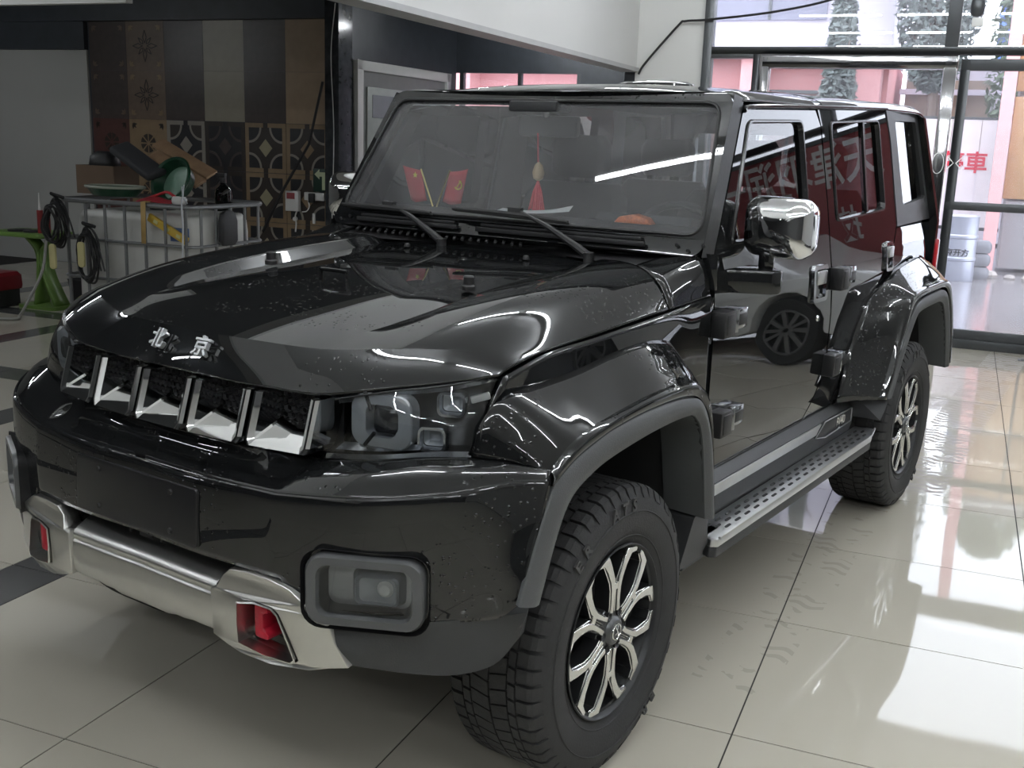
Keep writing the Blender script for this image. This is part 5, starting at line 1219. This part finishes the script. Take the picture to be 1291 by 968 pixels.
t = wt('exit_sign', 'dark green sign with a pale arrow bent to the left', 'sign', -4.755, 1.128)
q = MB(); q.box((0, -.012, 0), (.19, .024, .24)); q.build('sign_board', mat('sign_green', (.010, .035, .025), .35), t, bevel=.004)
q = MB(); q.prism([(.055, -.10), (.055, .085), (-.015, .085), (-.015, .115), (-.075, .062), (-.015, .010), (-.015, .040), (.018, .040), (.018, -.10)], lambda x, z: (x, -.0245, z), lambda x, z: (x, -.027, z)); q.build('arrow', mat('sign_pale_arrow', (.50, .56, .36), .5), t, fixn=True)
q = MB(); q.tube([tuple(W(-4.62, 7.10, 2.13)), tuple(W(-4.83, 7.16, 1.50)), tuple(W(-5.18, 7.18, 1.00)), tuple(W(-5.44, 7.18, .55))], [.014, .014, .016, .016], 8); o = q.build('hanging_cable', BLK, None); tag(o, 'black cable running slantwise across the sample tiles', 'cable')
q = MB(); q.tube(cr([tuple(W(-4.50, 7.15, 2.9)), tuple(W(-4.56, 7.165, 2.4)), tuple(W(-4.53, 7.165, 1.6)), tuple(W(-4.56, 7.165, .6))], 24), .005, 6); o = q.build('white_wire', WHT, None); tag(o, 'thin white wire down the dark marble pier', 'wire')
q = MB(); q.tube(cr([tuple(W(-1.31, 7.20, 2.24)), tuple(W(-1.25, 7.2, 2.34)), tuple(W(-.97, 7.2, 2.66)), tuple(W(-.90, 7.2, 2.70)), tuple(W(-.68, 7.18, 2.71)), tuple(W(-.10, 7.17, 2.77)), tuple(W(.42, 7.17, 2.88)), tuple(W(1.2, 7.17, 3.15))], 60), .011, 6); o = q.build('black_wire', BLK, None); tag(o, 'black wire drooping across the white pier and upper glass', 'wire')
# security camera on the mullion
t = thing('security_camera', 'small white dome camera on a bracket at the upper right glass', 'camera', W(1.50, 7.02, 2.80), TH)
q = MB(); q.cyl((0, .18, .10), (0, .0, .10), .015, n=10); q.cyl((0, 0, .12), (0, 0, .02), .05, n=20); q.build('camera_mount', WHT, t)
q = MB(); q.lathe([(0, -.11), (.03, -.105), (.05, -.08), (.055, -.03), (.052, .0), (.048, .025)], 22); q.build('camera_head', FRAMEM, t)
q = MB(); q.box((.01, -.01, -.15), (.085, .03, .07)); q.build('camera_lamp', WHT, t, bevel=.006)
t = rt('floor_drain', 'dark slotted drain plate in the tiles by the glass front', 'drain', 2.30, 6.90, .001); q = MB(); q.box((0, 0, 0), (.34, .10, .003)); q.build('drain_plate', FRAMEM, t); q = MB()
for k in range(6): q.box((-.13+.052*k, 0, .002), (.03, .07, .001))
q.build('drain_slots', BLK, t)

# ================================================================ things in the cabin window
def flag(label, cx, lean, emblem):
    t = thing('dash_flag', label, 'flag', (cx, .90, 1.357), 0, 'paired red flags on the dashboard')
    q = MB(); q.cyl((0, 0, 0), (lean*.06, .0, .135), .003, n=6); q.build('flag_pole', mat('gold_pole', (.6, .45, .15), .3, .8), t)
    s = 1 if lean > 0 else -1
    q = MB(); q.grid([[(lean*.06+s*0.0, 0, .13), (lean*.06+s*.05, .004, .128+.008), (lean*.06+s*.085, -.003, .132+.012)], [(lean*.03+.0, .0, .02), (lean*.03+s*.045, -.006, .012), (lean*.03+s*.080, .004, .018)]], 12, 8); q.build('flag_cloth', mat('flag_red', (.45, .02, .03), .6), t, solid=.0015)
    q = MB()
    if emblem:
        q.tube([(lean*.05+s*.055+.016*cos(a), -.009, .085+.016*sin(a)) for a in [radians(-150+22*k) for k in range(11)]], .0025, 5); q.tube([(lean*.05+s*.045, -.009, .070), (lean*.05+s*.068, -.009, .10)], .0025, 5)
    else:
        st = [(.012*(1 if k % 2 == 0 else .42)*cos(pi/2+k*pi/5), .012*(1 if k % 2 == 0 else .42)*sin(pi/2+k*pi/5)) for k in range(10)]; q.prism(st, lambda x, z: (lean*.05+s*.030+x, -.008, .112+z), lambda x, z: (lean*.05+s*.030+x, -.0095, .112+z))
    q.build('flag_mark', mat('flag_yellow', (.75, .55, .08), .5), t)
flag('small red flag with a yellow star on the dashboard', -.455, -1, False)
flag('small red flag with a yellow curved emblem on the dashboard', -.437, 1, True)
t = thing('mirror_tassel', 'red tassel with a tan bead hanging from the inside mirror', 'tassel', (-.045, .985, 1.36), 0)
q = MB(); q.cyl((0, 0, .13), (-.008, .0, .275), .003, n=6); q.build('tassel_cord', REDP, t)
q = MB(); q.lathe([(.006, .11), (.018, .118), (.022, .14), (.014, .165), (.004, .175)], 14); q.build('tassel_bead', mat('tan_bead', (.42, .28, .14), .5), t)
q = MB(); 
for k in range(26):
    a = k*2.4; r = .004+.030*sqrt(k/26); q.tube([(0, 0, .112), (r*.5*cos(a), r*.4*sin(a), .07), (r*cos(a), r*.5*sin(a), random.uniform(0, .012))], .0028, 4)
q.build('tassel_strands', mat('tassel_red', (.60, .015, .035), .6), t)['kind'] = 'stuff'
q = MB(); q.grid([[(-.15, .05, .006), (-.05, .04, .004), (.05, .06, .012), (.13, .08, .03)], [(-.10, -.06, .004), (0, -.07, .002), (.08, -.05, .004), (.15, .02, .012)]], 16, 6)
o = q.build('paper_sheet', mat('white_paper', (.72, .73, .75), .7), None, loc=(-.02, .90, 1.362)); tag(o, 'white paper sheet lying on the dashboard under the tassel', 'paper')
q = MB(); q.prism([(-.07, 0), (-.05, .02), (0, .03), (.05, .02), (.07, 0)], lambda x, z: (x, -.02, z), lambda x, z: (x*.9, .03, z)); o = q.build('amber_ornament', mat('orange_red_ornament', (.75, .16, .05), .5, var=.6, scale=120), None, loc=(.42, .86, 1.357), bevel=.004, fixn=True); tag(o, 'small orange and red ornament on the dashboard before the wheel', 'ornament')

# ================================================================ what the doors mirror: red hoarding and a white car, right of the picture
t = thing('red_banner', 'tall red banner with white characters along the glass front, right of the picture', 'banner', W(4.6, 7.12, 0), TH)
q = MB(); q.box((.30, .02, 1.26), (3.3, .04, 2.12)); q.build('banner_cloth', mat('banner_red', (.21, .035, .04), .6), t)
q = MB(); q.box((.30, .01, 2.34), (3.35, .06, .04)); q.box((.30, .01, .19), (3.35, .06, .04)); q.build('banner_rail', FRAMEM, t)
text_mb('天津羽润一', .44, .003, frame((.03, -.004, 2.06), (1, 0, 0), (0, 0, 1)), wx=.83, bold=.006).build('banner_lettering', mat('banner_white', (.42, .42, .42), .6), t, smooth=False)
text_mb('技', .34, .003, frame((-.45, -.004, 1.50), (1, 0, 0), (0, 0, 1)), wx=.62, bold=.005).build('banner_lettering', mat('banner_white', (.42, .42, .42), .6), t, smooth=False)
wc = thing('white_car', 'white car parked by the red banner, right of the picture', 'car', (2.27, 5.30, 0), radians(20))
WP = mat('white_car_paint', (.80, .81, .82), .15, coat=1, var=.02)
prof = [(-.78, .40), (-.80, .62), (-.70, .80), (-.30, .92), (.35, 1.00), (.95, 1.46), (1.35, 1.56), (2.4, 1.56), (3.05, 1.30), (3.45, 1.08), (3.52, .75), (3.48, .35), (3.05, .30)]+[(2.65+.37*cos(a), .33+.37*sin(a)) for a in [radians(10+20*k) for k in range(9)]]+[(2.2, .28), (.5, .28)]+[(.37*cos(a), .33+.37*sin(a)) for a in [radians(0+20*k) for k in range(10)]]+[(-.45, .33)]
q = MB(); q.prism(prof, lambda x, z: (x, 1.75-(.16*max(0, z-1.0)), z), lambda x, z: (x, .02+(.30*max(0, z-1.0)), z)); q.build('body', WP, wc, bevel=.03, segs=2, fixn=True)
q = MB(); q.prism([(.55, 1.03), (1.02, 1.42), (1.40, 1.50), (2.35, 1.50), (2.85, 1.28), (3.0, 1.06)], lambda x, z: (x, .10, z), lambda x, z: (x, .008+(.30*max(0, z-1.0)), z)); q.build('side_window', BLK, wc, fixn=True)
for x in (0, 2.65):
    q = MB(); q.lathe([(.20, -.16), (.31, -.16), (.33, -.13), (.33, -.03), (.31, 0), (.23, .0), (.215, -.02)], 36, lambda r, h, a: (x+r*cos(a), .05-h*0-(h), .33+r*sin(a))); ty = q.build('tyre', RUBBER, wc, fixn=True)
    q = MB()
    for k in range(10):
        a = k*pi/5; q.prism([(.03, -.02), (.215, -.022), (.215, .022), (.03, .02)], lambda u, v: (x+u*cos(a)-v*sin(a), .062, .33+u*sin(a)+v*cos(a)), lambda u, v: (x+u*cos(a)-v*sin(a), .045, .33+u*sin(a)+v*cos(a)))
    q.tube([(x+.222*cos(2*pi*k/32), .05, .33+.222*sin(2*pi*k/32)) for k in range(32)], .01, 6, closed=True); q.build('alloy_rim', mat('white_car_alloy', (.25, .25, .26), .4, .8), ty, fixn=True)
    q = MB(); q.cyl((x, .12, .33), (x, .13, .33), .22, n=24); q.build('rim_shadow', DARKP, ty)
q = MB(); q.box((3.40, .06, .98), (.16, .10, .14)); q.box((-.68, .06, .72), (.16, .10, .12)); q.build('side_lamp', LED, wc, bevel=.02)

# ================================================================ outside the glass front
def ex(name, label, cat, i, j, z=0.0, rz=0.0, group=None): return thing(name, label, cat, W(i, j, z), TH+rz, group)
ASPH = mat('wet_asphalt', (.16, .15, .155), .16, var=.35, scale=1.5, rvar=.10, bump=.2, bscale=8)
g = room('ground_outside', ibox(-40, 40, JW+.05, 60, -.14, -.05), ASPH)
PINK = mat('pink_render', (.66, .30, .30), .8, var=.10, scale=1)
LAV = mat('pale_lavender_render', (.62, .58, .66), .8, var=.05, scale=1)
DKWIN = mat('grey_blue_shutter', (.22, .22, .28), .6)
BRWN = mat('brown_panel', (.20, .11, .10), .6)
bd = ex('pink_building', 'pink and pale lavender building across the wet yard', 'building', -5.05, 18.0)
q = MB(); q.box((0, 2, 1.6), (10.3, 4, 3.3)); q.build('lower_wall', PINK, bd)
q = MB(); q.box((0, 2, 5.6), (10.3, 4, 4.6)); q.build('upper_wall', LAV, bd)
for x, w_, z, h, m_ in ((2.07, 1.15, 1.2, 2.9, BRWN), (3.50, .95, 1.2, 2.9, BRWN), (-.15, 1.1, 1.4, 2.2, BRWN), (3.0, 2.0, 4.75, 1.7, DKWIN), (.25, 2.0, 4.75, 1.7, DKWIN)):
    q = MB(); q.box((x, -.02, z+.0), (w_, .10, h)); f = q.build('window', m_, bd); 
    q = MB(); q.box((x, -.08, z), (.05, .04, h)); q.box((x, -.08, z+h/2), (w_, .04, .06)); q.build('glazing_bar', FRAMEM, f)
for x in (-2.95, .85, 2.85, 4.85):
    q = MB(); q.box((x, -.25, 1.6), (.42, .5, 3.25)); q.build('pilaster', mat('pink_pilaster', (.74, .38, .38), .8), bd)
q = MB(); q.box((0, -.3, 3.32), (10.4, .7, .20)); q.build('string_course', LAV, bd)
b2 = ex('pale_building', 'pale building with a white sill and brown glazing behind the right door post', 'building', 2.25, 20.0)
q = MB(); q.box((0, 1.5, 1.7), (3.9, 3, 3.4)); q.build('wall', LAV, b2)
q = MB(); q.box((-1.2, -.03, 2.2), (1.5, .1, 1.6)); q.build('window', mat('brown_foliage_glass', (.26, .20, .16), .4, var=.5, scale=5), b2); q = MB(); q.box((-1.2, -.1, 2.78), (1.7, .2, .10)); q.build('sill', LAV, b2)
q = MB()
t = ex('blue_shed', 'blue corrugated metal shed at the upper right edge', 'shed', 3.85, 24.5); q = MB()
for k in range(20): q.box((0, 0, 1.4+k*.22), (4.0, .06, .12))
q.build('corrugation', mat('blue_sheet', (.10, .20, .55), .5), t)['kind'] = 'stuff'
q = MB(); q.box((0, .3, 3.4), (4.0, .5, 4.6)); q.build('shed_wall', mat('blue_sheet', (.10, .20, .55), .5), t)
ww = ex('painted_board_wall', 'white board wall with red painted characters beyond the door leaf', 'wall', 1.60, 15.6)
q = MB()
for k in range(4):
    q = MB(); q.box((-1.05+.33*k if False else -.95+.42*k, 0, 1.35), (.41, .05, 1.62)); q.build('board', mat('white_board', (.70, .64, .66), .6), ww)
text_mb('停車', .34, .004, frame((-.09, -.03, 1.50), (1, 0, 0), (0, 0, 1)), bold=.006).build('red_characters', mat('painted_red', (.55, .02, .05), .7), ww, smooth=False)
q = MB(); q.box((-.32, .0, .52), (1.68, .06, .05)); q.box((-.32, .0, 2.18), (1.68, .06, .04)); q.build('board_rail', FRAMEM, ww)
q = MB(); q.box((0, 0, 2.6), (.17, .3, 5.3)); o = q.build('pink_pillar', mat('pink_pilaster', (.74, .38, .38), .8), None, loc=W(1.99, 14.8, 0), rz=TH); tag(o, 'pink pillar between the white board wall and the brown doors', 'pillar')
pb = ex('brown_door_hut', 'grey plinth hut with ochre brown door panels at the right edge', 'hut', 3.40, 14.9)
q = MB(); q.box((0, .6, .50), (2.5, 1.2, .98)); q.build('plinth', mat('grey_render', (.26, .25, .26), .7), pb)
q = MB(); q.box((0, .6, 2.4), (2.5, 1.15, 2.85)); q.build('hut_wall', mat('dark_grey_brown', (.14, .12, .12), .7), pb)
for k in range(4):
    q = MB(); q.box((-1.05+.56*k, .0, 1.75), (.52, .06, 1.45)); q.build('door_panel', mat('ochre_panel', (.40, .24, .12), .5, var=.2), pb, bevel=.01)
    q = MB(); q.box((-1.05+.56*k, .0, 3.05), (.52, .06, 1.0)); q.build('door_panel', mat('ochre_panel', (.40, .24, .12), .5, var=.2), pb, bevel=.01)
bl = ex('steel_drum', 'silver ribbed drum with black characters in the wet yard', 'drum', 1.57, 13.3, -.05)
q = MB(); pr_ = [(0, 0), (.235, 0), (.24, .01)]
for z in (.30, .60): pr_ += [(.235, z-.03), (.248, z-.015), (.248, z+.015), (.235, z+.03)]
pr_ += [(.235, .85), (.24, .87), (.23, .88), (.225, .865), (0, .862)]
q.lathe(pr_, 36); q.build('drum_body', mat('drum_silver', (.42, .44, .52), .4, .6), bl, sharp=40)
text_mb('京开方', .10, .002, frame((-.0, -.240, .385), (1, 0, 0), (0, 0, 1)), bold=.003).build('drum_lettering', BLK, bl, smooth=False)
for k in range(7):
    rr = random.Random(k); q = MB(); bm_r = .07+.06*rr.random()
    q.lathe([(0, 0), (bm_r*.9, 0), (bm_r, bm_r*.3), (bm_r*.7, bm_r*.7), (0, bm_r*.8)], 7, lambda r, h, a: (r*cos(a)*(1+.25*sin(3*a+k)), r*sin(a)*(1+.2*cos(2*a+k)), h)); o = q.build('rubble_stone', mat('rubble', (.36, .33, .31), .8, bump=.6, bscale=30), None, loc=W(2.02+.27*k, 14.0-.1*(k % 3), -.05), rz=k, smooth=False)
    tag(o, 'grey rubble stone by the brown hut plinth, %s from the left' % ('first', 'second', 'third', 'fourth', 'fifth', 'sixth', 'seventh')[k], 'stone', 'rubble by the hut')
q = MB()
for k in range(3): q.rows([[(x*s_, y*s_, z+.18*k) for x, y in rrect(.30, .24, .08, 4)] for s_, z in ((.85, .0), (1, .06), (.95, .13), (.7, .17))], closed=True, cap0=True, cap1=True)
o = q.build('sack_pile', mat('dark_sacks', (.20, .20, .22), .7, var=.7, scale=9), None, loc=W(1.86, 13.7, -.05), rz=TH+.2); tag(o, 'stacked dark sacks beside the silver drum', 'sacks')
LEAFA = mat('tree_leaf', (.17, .22, .15), .6, var=.5, scale=4); LEAFB = mat('tree_leaf_dark', (.15, .18, .17), .6, var=.5, scale=4)
BARK = mat('tree_bark', (.16, .12, .10), .8)
def tree(label, i, j, h, w, base, n, m_, seed, cone=False):
    t = ex('tree', label, 'tree', i, j, -.05, group=None); rr = random.Random(seed)
    q = MB(); q.tube(cr([(0, 0, 0), (.06, .0, h*.35), (-.04, .02, h*.6), (.02, 0, h*.9)], 12), [.12-.009*k for k in range(12)], 8)
    for k in range(7):
        a = rr.random()*6.28; z = base+(h-base)*rr.random()*.8; q.tube([(0, 0, z-.3), (w*.35*cos(a), w*.35*sin(a), z+.2), (w*.7*cos(a), w*.7*sin(a), z+.5)], [.05, .03, .012], 5)
    q.build('trunk', BARK, t)
    q = MB()
    for k in range(n):
        u = rr.random(); z = base+(h-base)*u; rad = w*((1-u)*.95+.05 if cone else sqrt(max(0, 1-(2*u-1)**2))*.95+.05); a = rr.random()*6.283; r = rad*sqrt(rr.random())
        p = Vector((r*cos(a), r*sin(a), z)); d = Vector((rr.gauss(0, 1), rr.gauss(0, 1), rr.gauss(0, .7))).normalized(); e = d.orthogonal().normalized(); L = .05+.05*rr.random()
        q.add([p-d*L, p+e*L*.45, p+d*L, p-e*L*.45+Vector((0, 0, .02))], [(0, 1, 2, 3)])
    q.build('crown', m_, t, smooth=False)['kind'] = 'stuff'
tree('green leafy tree behind the white board wall at the right', 2.62, 17.9, 5.6, .95, .9, 8000, LEAFA, 1)
tree('broad tree seen through the upper glass right of the pink building', 0.85, 17.2, 6.5, .72, 2.7, 7000, LEAFB, 2)
tree('narrow conifer in front of the pink building', -.62, 16.9, 6.5, .42, .8, 7000, LEAFB, 3, True)
